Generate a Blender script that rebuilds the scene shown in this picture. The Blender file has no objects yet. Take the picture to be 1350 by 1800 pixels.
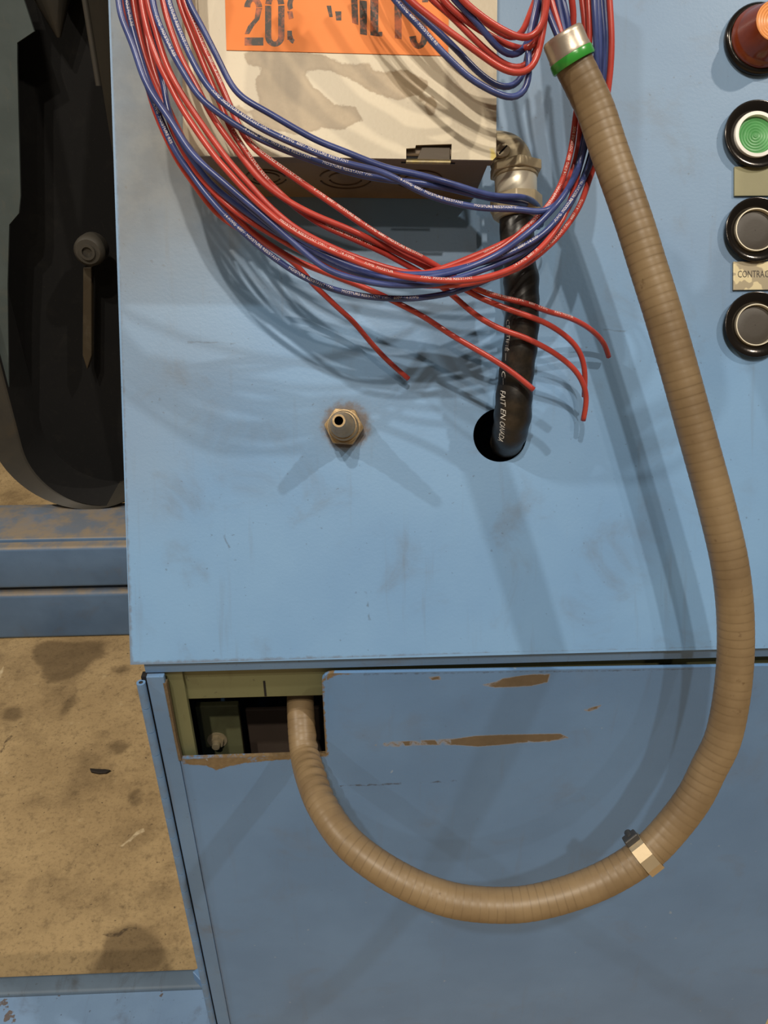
import bpy, bmesh, math, random
import numpy as np
from mathutils import Vector, Matrix
from mathutils.geometry import delaunay_2d_cdt
from mathutils.kdtree import KDTree
random.seed(7)
rng = np.random.default_rng(7)
SC = bpy.context.scene
COL = SC.collection

# ------------------------------------------------------------------ camera
F = 1353.0                                   # focal length for a 1350 x 1800 frame
ZC = 1.35
PITCH, YAW, TILT = math.radians(30.24), math.radians(2.2255), math.radians(27.685)
cR = np.array([math.cos(YAW), -math.sin(YAW), 0.0])
cF = np.array([math.sin(YAW)*math.cos(PITCH), math.cos(YAW)*math.cos(PITCH), -math.sin(PITCH)])
cU = np.cross(cR, cF)
CAM = np.array([0.0, 0.0, ZC])
cam_d = bpy.data.cameras.new('camera')
cam_d.sensor_fit = 'VERTICAL'; cam_d.sensor_height = 36.0
cam_d.lens = 36.0*F/1800.0
cam_d.clip_start = 0.01; cam_d.clip_end = 60
cam = bpy.data.objects.new('camera', cam_d); COL.objects.link(cam)
cam.matrix_world = Matrix(((cR[0], cU[0], -cF[0], CAM[0]), (cR[1], cU[1], -cF[1], CAM[1]), (cR[2], cU[2], -cF[2], CAM[2]), (0, 0, 0, 1)))
SC.camera = cam

# ------------------------------------------------------------------ console frame (sloping panel)
ux = np.array([1.0, 0, 0])
ut = np.array([0, math.sin(TILT), math.cos(TILT)])
un = np.array([0, -math.cos(TILT), math.sin(TILT)])
ORG = CAM + cF*0.54
YD = 0.4188                                  # plane of the vertical door below the console

# ------------------------------------------------------------------ light
SC.view_settings.view_transform = 'Standard'
SC.view_settings.look = 'None'
SC.view_settings.gamma = 1.0
SC.view_settings.use_curve_mapping = False
SC.view_settings.exposure = -0.28
world = bpy.data.worlds.new('hall'); SC.world = world; world.use_nodes = True
bg = world.node_tree.nodes['Background']
bg.inputs[0].default_value = (1.0, 0.93, 0.83, 1); bg.inputs[1].default_value = 0.115
def ceiling_lamp(name, x, t, n, rise, size, watts, color=(1.0, 0.90, 0.76)):
    """a high-bay lamp under the hall roof, in the direction (x,t,n) of the console's axes"""
    d = ux*x + ut*t + un*n
    d = d/d[2]*rise
    L = bpy.data.lights.new(name, 'AREA'); L.shape = 'DISK'; L.size = size; L.energy = watts; L.color = color
    o = bpy.data.objects.new(name, L); COL.objects.link(o)
    o.location = Vector(ORG + d)
    o.rotation_euler = Vector(d).to_track_quat('Z', 'Y').to_euler()
    return o
ceiling_lamp('high_bay_lamp_right', .88, .96, 1, 4.6, .15, 150)
ceiling_lamp('high_bay_lamp_left', -1.44, 1.2, 1, 4.6, .15, 190)
ceiling_lamp('high_bay_lamp_front', -.03, .47, 1, 4.6, .11, 118)
ceiling_lamp('high_bay_lamp_behind', -.17, .58, 1, 4.6, .11, 122)
ceiling_lamp('high_bay_lamp_far', .08, .24, 1, 4.6, .15, 36)

# ------------------------------------------------------------------ measuring helpers
def ray(x, y): return cF + cR*((x-675)/F) - cU*((y-900)/F)
def PP(x, y, h=0.0):                         # point at height h above the sloping console panel
    r = ray(x, y); t = ((ORG+un*h-CAM) @ un)/(r @ un); return CAM + r*t
def PL(x, y, h=0.0):                         # the same in the panel's own axes
    d = PP(x, y, h)-ORG; return np.array([d @ ux, d @ ut, d @ un])
def WY(x, y, Y=YD): r = ray(x, y); return CAM + r*(Y/r[1])
def WZ(x, y, Z=0.0): r = ray(x, y); return CAM + r*((Z-ZC)/r[2])
def CD(x, y, d): return CAM + ray(x, y)*d
def proj(P):
    d = np.asarray(P)-CAM; z = d @ cF
    return 675+F*(d @ cR)/z, 900-F*(d @ cU)/z
PM = Matrix(((ux[0], ut[0], un[0], ORG[0]), (ux[1], ut[1], un[1], ORG[1]), (ux[2], ut[2], un[2], ORG[2]), (0, 0, 0, 1)))

# ------------------------------------------------------------------ object helpers
def tag(o, label=None, cat=None, group=None, kind=None):
    if label: o['label'] = label
    if cat: o['category'] = cat
    if group: o['group'] = group
    if kind: o['kind'] = kind
    return o
def thing(name, label, cat, mw=None, group=None):
    o = bpy.data.objects.new(name, None); COL.objects.link(o)
    o.empty_display_size = 0.02
    if mw is not None: o.matrix_world = mw
    return tag(o, label, cat, group)
def link_mesh(name, me, mat=None, parent=None):
    o = bpy.data.objects.new(name, me); COL.objects.link(o)
    if mat is not None:
        me.materials.clear(); me.materials.append(mat)
    if parent is not None: o.parent = parent
    return o
def obj(name, bm, mat, parent=None, smooth=None):
    bmesh.ops.recalc_face_normals(bm, faces=bm.faces)
    me = bpy.data.meshes.new(name)
    if smooth is not None:
        ca = math.cos(math.radians(smooth))
        for f in bm.faces: f.smooth = True
        for e in bm.edges:
            if len(e.link_faces) == 2 and e.link_faces[0].normal.dot(e.link_faces[1].normal) < ca: e.smooth = False
    bm.to_mesh(me); bm.free()
    return link_mesh(name, me, mat, parent)
def at_panel(s, t, h=0.0, rot=0.0):
    return PM @ Matrix.Translation((s, t, h)) @ Matrix.Rotation(rot, 4, 'Z')

# ------------------------------------------------------------------ shape helpers
def box(bm, lo, hi, bev=0.0):
    m = Matrix.Translation(Vector([(a+b)/2 for a, b in zip(lo, hi)])) @ Matrix.Diagonal(Vector([b-a for a, b in zip(lo, hi)]+[1]))
    g = bmesh.ops.create_cube(bm, size=1.0, matrix=m)
    if bev > 0:
        es = list({e for v in g['verts'] for e in v.link_edges})
        bmesh.ops.bevel(bm, geom=es, offset=bev, segments=2, profile=0.5, affect='EDGES')
    return bm
def newbox(lo, hi, bev=0.0): return box(bmesh.new(), lo, hi, bev)
def lathe(prof, seg=40, bm=None, mat=None, cap0=False, cap1=False):
    """profile [(r, z)] about z"""
    bm = bm or bmesh.new(); rings = []
    for r, z in prof:
        ring = []
        for i in range(seg):
            a = 2*math.pi*i/seg
            v = Vector((r*math.cos(a), r*math.sin(a), z))
            ring.append(bm.verts.new(mat @ v if mat else v))
        rings.append(ring)
    for a, b in zip(rings, rings[1:]):
        for i in range(seg):
            bm.faces.new((a[i], a[(i+1) % seg], b[(i+1) % seg], b[i]))
    if cap0: bm.faces.new(rings[0][::-1])
    if cap1: bm.faces.new(rings[-1])
    return bm
def prism(pts, z0, z1, bm=None, mat=None, bev=0.0):
    bm = bm or bmesh.new()
    T = (lambda v: mat @ Vector(v)) if mat else Vector
    lo = [bm.verts.new(T((x, y, z0))) for x, y in pts]
    hi = [bm.verts.new(T((x, y, z1))) for x, y in pts]
    n = len(pts); fs = [bm.faces.new(lo[::-1]), bm.faces.new(hi)]
    for i in range(n): fs.append(bm.faces.new((lo[i], lo[(i+1) % n], hi[(i+1) % n], hi[i])))
    if bev > 0:
        bmesh.ops.bevel(bm, geom=list({e for f in fs for e in f.edges}), offset=bev, segments=2, profile=.5, affect='EDGES')
    return bm
def ngon(r, k, ph=0.0): return [(r*math.cos(ph+2*math.pi*i/k), r*math.sin(ph+2*math.pi*i/k)) for i in range(k)]

def spline(pts, step):
    """centripetal-ish Catmull-Rom through pts, resampled evenly"""
    P = np.array(pts, float); n = len(P)
    ext = np.vstack([2*P[0]-P[1], P, 2*P[-1]-P[-2]])
    out = []
    for i in range(n-1):
        p0, p1, p2, p3 = ext[i:i+4]
        d = [max(np.linalg.norm(b-a), 1e-6)**.5 for a, b in ((p0, p1), (p1, p2), (p2, p3))]
        t0, t1 = 0, d[0]; t2 = t1+d[1]; t3 = t2+d[2]
        k = max(6, int(np.linalg.norm(p2-p1)/step*2))
        for t in np.linspace(t1, t2, k, endpoint=False):
            a1 = (t1-t)/(t1-t0)*p0+(t-t0)/(t1-t0)*p1
            a2 = (t2-t)/(t2-t1)*p1+(t-t1)/(t2-t1)*p2
            a3 = (t3-t)/(t3-t2)*p2+(t-t2)/(t3-t2)*p3
            b1 = (t2-t)/(t2-t0)*a1+(t-t0)/(t2-t0)*a2
            b2 = (t3-t)/(t3-t1)*a2+(t-t1)/(t3-t1)*a3
            out.append((t2-t)/(t2-t1)*b1+(t-t1)/(t2-t1)*b2)
    out.append(P[-1]); Q = np.array(out)
    s = np.concatenate([[0], np.cumsum(np.linalg.norm(np.diff(Q, axis=0), axis=1))])
    m = max(4, int(s[-1]/step)); u = np.linspace(0, s[-1], m)
    Q = np.stack([np.interp(u, s, Q[:, k]) for k in range(3)], 1)
    return Q, u
def smooth_path(Q, it=3):
    for _ in range(it):
        R = Q.copy(); R[1:-1] = .25*Q[:-2]+.5*Q[1:-1]+.25*Q[2:]; Q = R
    return Q
class Path:
    def __init__(self, pts, step, it=3, face=None):
        Q, u = spline(pts, step); self.P = smooth_path(Q, it)
        d = np.gradient(self.P, axis=0); self.T = d/np.linalg.norm(d, axis=1)[:, None]
        s = np.concatenate([[0], np.cumsum(np.linalg.norm(np.diff(self.P, axis=0), axis=1))]); self.u = s
        ref = -cF if face is None else face
        N = ref-self.T*(self.T @ ref)[:, None]
        self.N = N/np.linalg.norm(N, axis=1)[:, None]
        self.B = np.cross(self.N, self.T)
        self.L = s[-1]
        self.px = np.array([proj(p) for p in self.P])
    def at(self, u):
        f = lambda A: np.array([np.interp(u, self.u, A[:, k]) for k in range(3)])
        return f(self.P), f(self.T), f(self.N), f(self.B)
    def u_at(self, x, y): return self.u[np.argmin((self.px[:, 0]-x)**2+(self.px[:, 1]-y)**2)]
def tube(name, path, radius, mat, parent=None, seg=10, cap=True, origin=True):
    """radius: number or function(u array, angle array) -> r"""
    n = len(path.P); ang = np.arange(seg)*2*math.pi/seg
    rr = np.full((n, seg), radius) if not callable(radius) else radius(path.u[:, None], ang[None, :])
    V = path.P[:, None, :] + rr[:, :, None]*(path.N[:, None, :]*np.cos(ang)[None, :, None]+path.B[:, None, :]*np.sin(ang)[None, :, None])
    o0 = path.P[0].copy() if origin else np.zeros(3)
    V = V.reshape(-1, 3)-o0
    faces, uv = [], []
    for i in range(n-1):
        for j in range(seg):
            k = (j+1) % seg
            faces.append((i*seg+j, i*seg+k, (i+1)*seg+k, (i+1)*seg+j))
            a, b = j/seg, (j+1)/seg
            uv += [(path.u[i], a), (path.u[i], b), (path.u[i+1], b), (path.u[i+1], a)]
    if cap:
        faces.append(tuple(range(seg))[::-1]); uv += [(0, .5)]*seg
        faces.append(tuple(range((n-1)*seg, n*seg))); uv += [(path.L, .5)]*seg
    me = bpy.data.meshes.new(name); me.from_pydata(V.tolist(), [], faces); me.update()
    l = me.uv_layers.new(name='UVMap'); l.data.foreach_set('uv', np.array(uv, np.float32).ravel())
    sm = np.ones(len(faces), bool)
    if cap: sm[-2:] = False
    me.polygons.foreach_set('use_smooth', sm)
    o = link_mesh(name, me, mat, parent)
    if origin: o.location = Vector(o0)
    return o

_text = {}
def text_mesh(s):
    """flat lettering of size 1 as (verts, faces, width)"""
    if s not in _text:
        cu = bpy.data.curves.new('lettering', 'FONT'); cu.body = s; cu.size = 1.0; cu.resolution_u = 2
        o = bpy.data.objects.new('lettering', cu); COL.objects.link(o)
        dg = bpy.context.evaluated_depsgraph_get(); ev = o.evaluated_get(dg); me = ev.to_mesh()
        V = np.array([v.co[:] for v in me.vertices]); Fc = [tuple(p.vertices) for p in me.polygons]
        ev.to_mesh_clear(); bpy.data.objects.remove(o); bpy.data.curves.remove(cu)
        _text[s] = (V, Fc)
    return _text[s]
def wrap_text(name, items, path, r, mat, parent, lift=0.00006, org=None):
    """items: (string, u0, u1 or None, size, angle, shear); lettering bent round a tube"""
    VV, FF = [], []
    for s, u0, u1, size, ang, shear in items:
        V, Fc = text_mesh(s); V = V.copy(); w = V[:, 0].max()-V[:, 0].min(); V[:, 0] -= V[:, 0].min()
        V[:, 0] += shear*V[:, 1]
        sx = size if u1 is None else (u1-u0)/w
        b = len(VV)
        for x, y, _ in V:
            u = u0+x*sx
            if u < 0 or u > path.L: u = min(max(u, 0), path.L)
            P, T, N, B = path.at(u)
            a0 = ang(u) if callable(ang) else ang
            rad = r(u) if callable(r) else r
            a = a0+(y-.36)*size/rad
            VV.append(P+(rad+lift)*(N*math.cos(a)+B*math.sin(a)))
        FF += [tuple(b+i for i in f) for f in Fc]
    o0 = np.array(org if org is not None else (0, 0, 0))
    me = bpy.data.meshes.new(name); me.from_pydata([tuple(v-o0) for v in VV], [], FF); me.update()
    return link_mesh(name, me, mat, parent)

# ---- flat sheet with holes, traced marks as signed-distance attributes
def inside(pts, poly):
    x, y = pts[:, 0], pts[:, 1]; c = np.zeros(len(pts), bool); n = len(poly)
    for i in range(n):
        x1, y1 = poly[i]; x2, y2 = poly[(i+1) % n]
        cond = ((y1 > y) != (y2 > y))
        with np.errstate(divide='ignore', invalid='ignore'):
            c ^= cond & (x < (x2-x1)*(y-y1)/(y2-y1+1e-15)+x1)
    return c
def seg_dist(pts, poly, closed=True):
    d = np.full(len(pts), 1e9); n = len(poly)
    for i in range(n if closed else n-1):
        a = np.array(poly[i]); b = np.array(poly[(i+1) % n]); ab = b-a
        t = np.clip(((pts-a) @ ab)/max(ab @ ab, 1e-12), 0, 1)
        d = np.minimum(d, np.linalg.norm(pts-(a+t[:, None]*ab), axis=1))
    return d
def sdf(pts, polys):
    out = np.full(len(pts), 1.0)
    for p in polys:
        d = seg_dist(pts, p); d[inside(pts, p)] *= -1; out = np.minimum(out, d)
    return out
def sheet(name, outer, holes, step, thick, mat, parent, marks={}, edge_mat=None):
    """sheet in its own xy plane, front at z=0, back at z=-thick; marks: name -> list of polygons, stored in metres"""
    outer = [tuple(p) for p in outer]; holes = [[tuple(p) for p in h] for h in holes]
    loops = [outer]+holes
    O = np.array(outer); lo, hi = O.min(0), O.max(0)
    gx = np.arange(lo[0]+step/2, hi[0], step); gy = np.arange(lo[1]+step/2, hi[1], step)
    G = np.array([(x, y) for x in gx for y in gy])
    G = G+rng.uniform(-.2, .2, G.shape)*step
    k = inside(G, outer)
    for h in holes: k &= ~inside(G, h)
    for l in loops: k &= seg_dist(G, l) > step*.45
    G = G[k]
    V2, E = [], []
    for l in loops:
        b = len(V2); V2 += [Vector(p) for p in l]; E += [(b+i, b+(i+1) % len(l)) for i in range(len(l))]
    X = []
    for polys in marks.values():
        for p in polys:
            q = np.array(p); n_ = len(q)
            if n_ < 4: continue
            X += [q[i] for i in range(n_)]+[(q[i]+q[(i+1) % n_])/2 for i in range(n_)]
            X += [(q[i]+q[-1-i])/2 for i in range(n_//2)]+[(q[i]+q[n_//2-i])/2 for i in range(n_//4)]
    if X:
        X = np.array(X); kx = inside(X, outer)
        for h in holes: kx &= ~inside(X, h)
        for l in loops: kx &= seg_dist(X, l) > .0006
        X = X[kx]; X = X[np.unique(np.round(X/.0003).astype(int), axis=0, return_index=True)[1]]
        G = np.vstack([G, X])
    V2 += [Vector(p) for p in G]
    vs, es, fs, ov, oe, of = delaunay_2d_cdt(V2, E, [], 0, 1e-7)
    vs = np.array([v[:] for v in vs])
    cen = np.array([vs[list(f)].mean(0) for f in fs])
    keep = inside(cen, outer)
    for h in holes: keep &= ~inside(cen, h)
    tri = [f for f, kk in zip(fs, keep) if kk]
    n0 = len(vs)
    V = [(x, y, 0.0) for x, y in vs]; Fc = []
    for f in tri:
        a, b, c = (vs[i] for i in f)
        Fc.append(tuple(f) if (b[0]-a[0])*(c[1]-a[1])-(b[1]-a[1])*(c[0]-a[0]) > 0 else tuple(f)[::-1])
    nfront = len(Fc)
    for l in loops:                                   # rim and a coarse back
        m = len(l); b = len(V)
        V += [(x, y, 0.0) for x, y in l]+[(x, y, -thick) for x, y in l]
        for i in range(m): Fc.append((b+i, b+m+i, b+m+(i+1) % m, b+(i+1) % m))
    b = len(V); V += [(x, y, -thick) for x, y in vs]
    for f in Fc[:nfront]: Fc.append(tuple(b+i for i in f)[::-1])
    me = bpy.data.meshes.new(name); me.from_pydata(V, [], Fc); me.update()
    P2 = np.array(V)[:, :2]
    for nm, polys in marks.items():
        at = me.attributes.new(nm, 'FLOAT', 'POINT'); at.data.foreach_set('value', sdf(P2, polys).astype(np.float32))
    o = link_mesh(name, me, mat, parent)
    return o

# ------------------------------------------------------------------ materials
def srgb(r, g, b):
    f = lambda c: (c/255/12.92 if c/255 <= .04045 else ((c/255+.055)/1.055)**2.4)
    return (f(r), f(g), f(b), 1.0)
class NT:
    def __init__(s, name):
        s.m = bpy.data.materials.new(name); s.m.use_nodes = True; s.t = s.m.node_tree
        s.b = s.t.nodes['Principled BSDF']; s.co = s.n('ShaderNodeTexCoord').outputs['Object']
    def n(s, typ, **kw):
        x = s.t.nodes.new(typ)
        for k, v in kw.items(): setattr(x, k, v)
        return x
    def set(s, sock, v):
        if isinstance(v, bpy.types.NodeSocket): s.t.links.new(v, sock)
        else: sock.default_value = v
    def math(s, op, a, b=0.0, clamp=False):
        x = s.n('ShaderNodeMath', operation=op, use_clamp=clamp); s.set(x.inputs[0], a); s.set(x.inputs[1], b); return x.outputs[0]
    def noise(s, scale, detail=3, rough=.55, vec=None, dist=0.0):
        x = s.n('ShaderNodeTexNoise'); s.set(x.inputs['Vector'], vec or s.co)
        x.inputs['Scale'].default_value = scale; x.inputs['Detail'].default_value = detail
        x.inputs['Roughness'].default_value = rough; x.inputs['Distortion'].default_value = dist
        return x.outputs['Fac']
    def vor(s, scale, vec=None, feature='F1'):
        x = s.n('ShaderNodeTexVoronoi', feature=feature); s.set(x.inputs['Vector'], vec or s.co); x.inputs['Scale'].default_value = scale
        return x.outputs['Distance']
    def stretch(s, sx, sy, sz):
        x = s.n('ShaderNodeMapping'); s.set(x.inputs['Vector'], s.co); x.inputs['Scale'].default_value = (sx, sy, sz); return x.outputs[0]
    def ramp(s, v, a, b, va=0.0, vb=1.0):
        x = s.n('ShaderNodeMapRange', interpolation_type='SMOOTHSTEP'); s.set(x.inputs[0], v)
        x.inputs[1].default_value = a; x.inputs[2].default_value = b; x.inputs[3].default_value = va; x.inputs[4].default_value = vb
        return x.outputs[0]
    def mix(s, f, a, b, mode='MIX'):
        x = s.n('ShaderNodeMix', data_type='RGBA', blend_type=mode); s.set(x.inputs[0], f); s.set(x.inputs[6], a); s.set(x.inputs[7], b); return x.outputs[2]
    def attr(s, name): return s.n('ShaderNodeAttribute', attribute_name=name).outputs['Fac']
    def mark(s, name, soft=.0008, wob=0.0, wscale=300., off=0.0):
        """1 inside the traced mark"""
        d = s.attr(name)
        if wob: d = s.math('ADD', d, s.math('MULTIPLY', s.math('SUBTRACT', s.noise(wscale, 4, .65), .5), wob))
        return s.ramp(d, off+soft, off-soft)
    def bump(s, h, strength=.2, dist=.0005):
        x = s.n('ShaderNodeBump'); x.inputs['Strength'].default_value = strength; x.inputs['Distance'].default_value = dist
        s.set(x.inputs['Height'], h); s.set(s.b.inputs['Normal'], x.outputs[0])
    def out(s, color, rough=.5, metal=0.0, spec=None, **kw):
        s.set(s.b.inputs['Base Color'], color); s.set(s.b.inputs['Roughness'], rough); s.set(s.b.inputs['Metallic'], metal)
        if spec is not None: s.set(s.b.inputs['Specular IOR Level'], spec)
        for k, v in kw.items(): s.set(s.b.inputs[k.replace('_', ' ')], v)
        return s.m

def paint(name, c1, c2, dirt=srgb(96, 90, 78), dirt_amt=.35, speck=.6, rough=.42, build=None):
    s = NT(name)
    c = s.mix(s.ramp(s.noise(9, 4), .3, .7), c1, c2)
    film = s.math('MULTIPLY', s.ramp(s.noise(17, 5, .62, dist=.6), .52, .78), dirt_amt)
    c = s.mix(film, c, dirt)
    streak = s.math('MULTIPLY', s.ramp(s.noise(34, 3, .6, vec=s.stretch(3, .25, 1)), .58, .78), dirt_amt*.5)
    c = s.mix(streak, c, dirt)
    sp = s.math('MULTIPLY', s.ramp(s.noise(260, 2, .5), .70, .76), speck*.55)
    c = s.mix(sp, c, srgb(60, 56, 50))
    r = rough
    if build: c, r = build(s, c, rough)
    s.bump(s.math('ADD', s.noise(420, 2), s.math('MULTIPLY', s.noise(60, 3), .8)), .12, .0006)
    return s.out(c, r)
BLUE1, BLUE2 = srgb(117, 155, 194), srgb(109, 147, 188)
def m_panel_build(s, c, r):
    film = s.math('MULTIPLY', s.mark('grime', .06, .05, 14), .85)
    c = s.mix(film, c, s.mix(s.ramp(s.noise(40, 5, .62), .35, .65), srgb(130, 127, 116), srgb(114, 112, 104)))
    dusty = s.math('MULTIPLY', s.mark('dust', .04, .03, 18), .27)
    c = s.mix(dusty, c, srgb(134, 136, 136))
    ring = s.math('MULTIPLY', s.mark('rust', .0035, .012, 160), .8)
    c = s.mix(ring, c, srgb(104, 84, 62))
    halo = s.math('MULTIPLY', s.mark('rust', .014, .02, 60), .22)
    c = s.mix(halo, c, srgb(110, 98, 84))
    e = s.math('MULTIPLY', s.mark('edge', .0012, .0045, 190), .55)
    c = s.mix(e, c, srgb(92, 84, 78))
    k = s.math('MULTIPLY', s.mark('scratch', .0005, .0018, 240), .5)
    c = s.mix(k, c, srgb(74, 82, 92))
    return c, s.mix(film, (r, r, r, 1), (.6, .6, .6, 1))
M_PANEL = paint('blue_panel_paint', BLUE1, BLUE2, build=m_panel_build)
def m_door_build(s, c, r):
    ch = s.mark('chip', .0003, .0013, 600)
    rim = s.math('MULTIPLY', s.mark('chip', .0006, .0013, 600, off=.0005), .6)
    c = s.mix(rim, c, srgb(150, 138, 120))
    c = s.mix(ch, c, s.mix(s.noise(190, 4), srgb(106, 93, 77), srgb(88, 76, 62)))
    k = s.math('MULTIPLY', s.mark('scratch', .0006, .003, 260), .7)
    c = s.mix(k, c, srgb(50, 52, 56))
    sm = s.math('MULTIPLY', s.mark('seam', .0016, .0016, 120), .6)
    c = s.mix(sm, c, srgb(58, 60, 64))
    w = s.mark('wear', .0006, .004, 240)
    c = s.mix(w, c, s.mix(s.noise(260, 4), srgb(130, 113, 86), srgb(86, 69, 49)))
    dots = s.math('MULTIPLY', s.ramp(s.noise(150, 1), .775, .80), .5)
    c = s.mix(dots, c, srgb(150, 165, 180))
    return c, r
M_DOOR = paint('blue_door_paint', srgb(97, 134, 178), srgb(89, 125, 168), dirt_amt=.2, speck=.25, rough=.36, build=m_door_build)  # darker than the panel's blue, partly standing in for soft shadow on the door
M_BLUE = paint('blue_frame_paint', srgb(102, 136, 176), srgb(92, 126, 166), dirt_amt=.5)
def m_sill_build(s, c, r):
    ch = s.ramp(s.noise(38, 4, .6), .655, .675)
    return s.mix(s.math('MULTIPLY', ch, .85), c, s.mix(s.noise(120, 3), srgb(104, 82, 58), srgb(70, 60, 50))), r
M_SILL = paint('scuffed_blue_paint', srgb(118, 146, 178), srgb(106, 133, 166), dirt=srgb(70, 60, 48), dirt_amt=.5, speck=1.0, rough=.55, build=m_sill_build)
def m_rail_build(s, c, r):
    x = s.n('ShaderNodeSeparateXYZ'); s.set(x.inputs[0], s.n('ShaderNodeNewGeometry').outputs['Normal'])
    top = s.ramp(x.outputs[2], .3, .8)
    d = s.math('MULTIPLY', top, s.ramp(s.noise(9, 4, .6), .2, .55, .55, 1.0))
    return s.mix(d, c, s.mix(s.ramp(s.noise(14, 5, .65), .4, .62), srgb(136, 124, 108), srgb(104, 112, 124))), .55
M_SILLEDGE = paint('dark_beam_edge', srgb(92, 110, 128), srgb(78, 94, 110), dirt=srgb(58, 50, 40), dirt_amt=.7, speck=.8, rough=.6)  # darker coat for the beam's rear flange, with heavy brown mottling
M_RAIL = paint('dusty_rail_paint', srgb(96, 124, 158), srgb(86, 113, 146), dirt_amt=.25, build=m_rail_build)
M_OLIVE = paint('olive_primer', srgb(108, 110, 80), srgb(94, 96, 70), dirt=srgb(70, 58, 40), dirt_amt=.5, speck=.8, rough=.5)
M_DARKIN = paint('dark_inner_steel', srgb(42, 38, 34), srgb(30, 27, 25), dirt_amt=.2)
M_BROWNIN = paint('brown_inner_steel', srgb(88, 76, 68), srgb(76, 66, 60), dirt_amt=.4)
M_HOUSE = paint('charcoal_housing_paint', srgb(58, 54, 47), srgb(48, 46, 41), dirt=srgb(74, 62, 44), dirt_amt=.4, rough=.6)
M_HOUSEIN = paint('black_housing_interior', srgb(11, 10, 11), srgb(7, 7, 8), dirt_amt=.05, rough=.95)
M_LITZONE = paint('lit_zone_grey', srgb(72, 82, 82), srgb(62, 72, 72), dirt_amt=.3, rough=.7)  # paler grey that paints light onto the housing's left inside
M_RUSTBAR = paint('dull_bronze_bar', srgb(62, 52, 36), srgb(50, 42, 30), dirt_amt=.3, rough=.5)

def m_cover_build(s, c, r):
    st = s.mark('stain', .0005, .0030, 330)
    inner = s.mix(s.ramp(s.noise(38, 5, .6), .35, .7), srgb(174, 155, 124), srgb(156, 138, 108))
    edge = s.math('MULTIPLY', s.math('MULTIPLY', s.mark('stain', .0006, .003, 330, off=.0004), s.math('SUBTRACT', 1.0, s.mark('stain', .0012, .003, 330, off=-.0012))), .35)
    c = s.mix(st, c, inner); c = s.mix(edge, c, srgb(140, 120, 90))
    y = s.math('MULTIPLY', s.mark('yellow', .001, .002, 300), .75)
    c = s.mix(y, c, srgb(214, 190, 60))
    gl = s.math('MULTIPLY', s.mark('grime', .003, .008, 200), .5)
    c = s.mix(gl, c, srgb(120, 108, 84))
    return c, r
M_COVER = paint('beige_box_paint', srgb(206, 194, 168), srgb(198, 186, 160), dirt=srgb(160, 146, 116), dirt_amt=.25, speck=.3, rough=.45, build=m_cover_build)
M_BOXSHADE = paint('beige_box_shaded_paint', srgb(126, 104, 76), srgb(108, 88, 64), dirt=srgb(80, 62, 42), dirt_amt=.5, rough=.55)  # the beige of the cover with the shade on the box sides mixed in
def plain(name, c, rough=.5, metal=0.0, bumpy=0.0, bscale=300, var=.12, vscale=60, **kw):
    s = NT(name)
    d = tuple(x*(1-2*var) for x in c[:3])+(1,)
    s_c = s.mix(s.noise(vscale, 4), c, d)
    if bumpy: s.bump(s.noise(bscale, 3), bumpy, .0005)
    return s.out(s_c, rough, metal, **kw)
M_BLACKHOLE = plain('dark_void', srgb(14, 13, 16), .8)
M_TAB = plain('olive_brown_tab', srgb(70, 58, 42), .5, .3)
M_BRASS = plain('tarnished_brass', srgb(178, 152, 112), .42, .45, .25, 500, .25, 180)
M_ZINC = plain('worn_zinc', srgb(206, 190, 156), .5, .25, .2, 380, .22, 120)
M_CHROME = plain('bright_zinc', srgb(244, 236, 214), .42, .45, .08, 200, .06)
M_ALU = plain('aluminium', srgb(206, 194, 176), .36, .65, .1, 400, .15)
M_STEELBAND = plain('brushed_steel_band', srgb(206, 186, 152), .36, .6, .12, 200, .12)
M_DARKBOLT = plain('dark_bolt_steel', srgb(86, 84, 82), .4, .6)
M_GREENRING = plain('green_ring_plastic', srgb(56, 150, 58), .25, 0, 0, 300, .05)
M_WHITEINK = plain('white_ink', srgb(225, 222, 216), .5, 0, 0, 300, .02)
M_PALEINK = plain('pale_wire_ink', srgb(236, 226, 220), .45, 0, 0, 300, .02)
def m_wire(name, c, c2):
    s = NT(name); col = s.mix(s.ramp(s.noise(70, 3), .35, .65), c, c2)
    s.bump(s.noise(160, 2), .08, .0004)
    return s.out(col, .30, 0.0, .55)
M_RED = m_wire('red_wire_insulation', srgb(188, 70, 60), srgb(174, 60, 52))
M_BLUEW = m_wire('blue_wire_insulation', srgb(66, 80, 136), srgb(54, 66, 118))
def m_hose():
    s = NT('tan_hose_jacket')
    uv = s.n('ShaderNodeSeparateXYZ'); s.set(uv.inputs[0], s.n('ShaderNodeTexCoord').outputs['UV'])
    u = s.math('DIVIDE', uv.outputs[0], .0054)
    u = s.math('ADD', u, s.math('MULTIPLY', s.noise(30, 2), .25))
    fr = s.math('FRACT', u)
    groove = s.math('SUBTRACT', 1.0, s.ramp(s.math('ABSOLUTE', s.math('SUBTRACT', fr, .5)), .0, .12))
    c = s.mix(s.ramp(s.noise(22, 5, .6), .3, .7), srgb(132, 112, 83), srgb(112, 93, 68))
    dirt = s.math('MULTIPLY', groove, s.ramp(s.noise(45, 4), .35, .62, .06, .42))
    c = s.mix(dirt, c, srgb(84, 68, 48))
    blot = s.math('MULTIPLY', s.ramp(s.noise(120, 4, .7), .64, .74), .5)
    c = s.mix(blot, c, srgb(80, 60, 40))
    s.bump(s.noise(500, 2), .05, .0004)
    return s.out(c, .42, 0.0, .4)
M_HOSE = m_hose()
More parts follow.
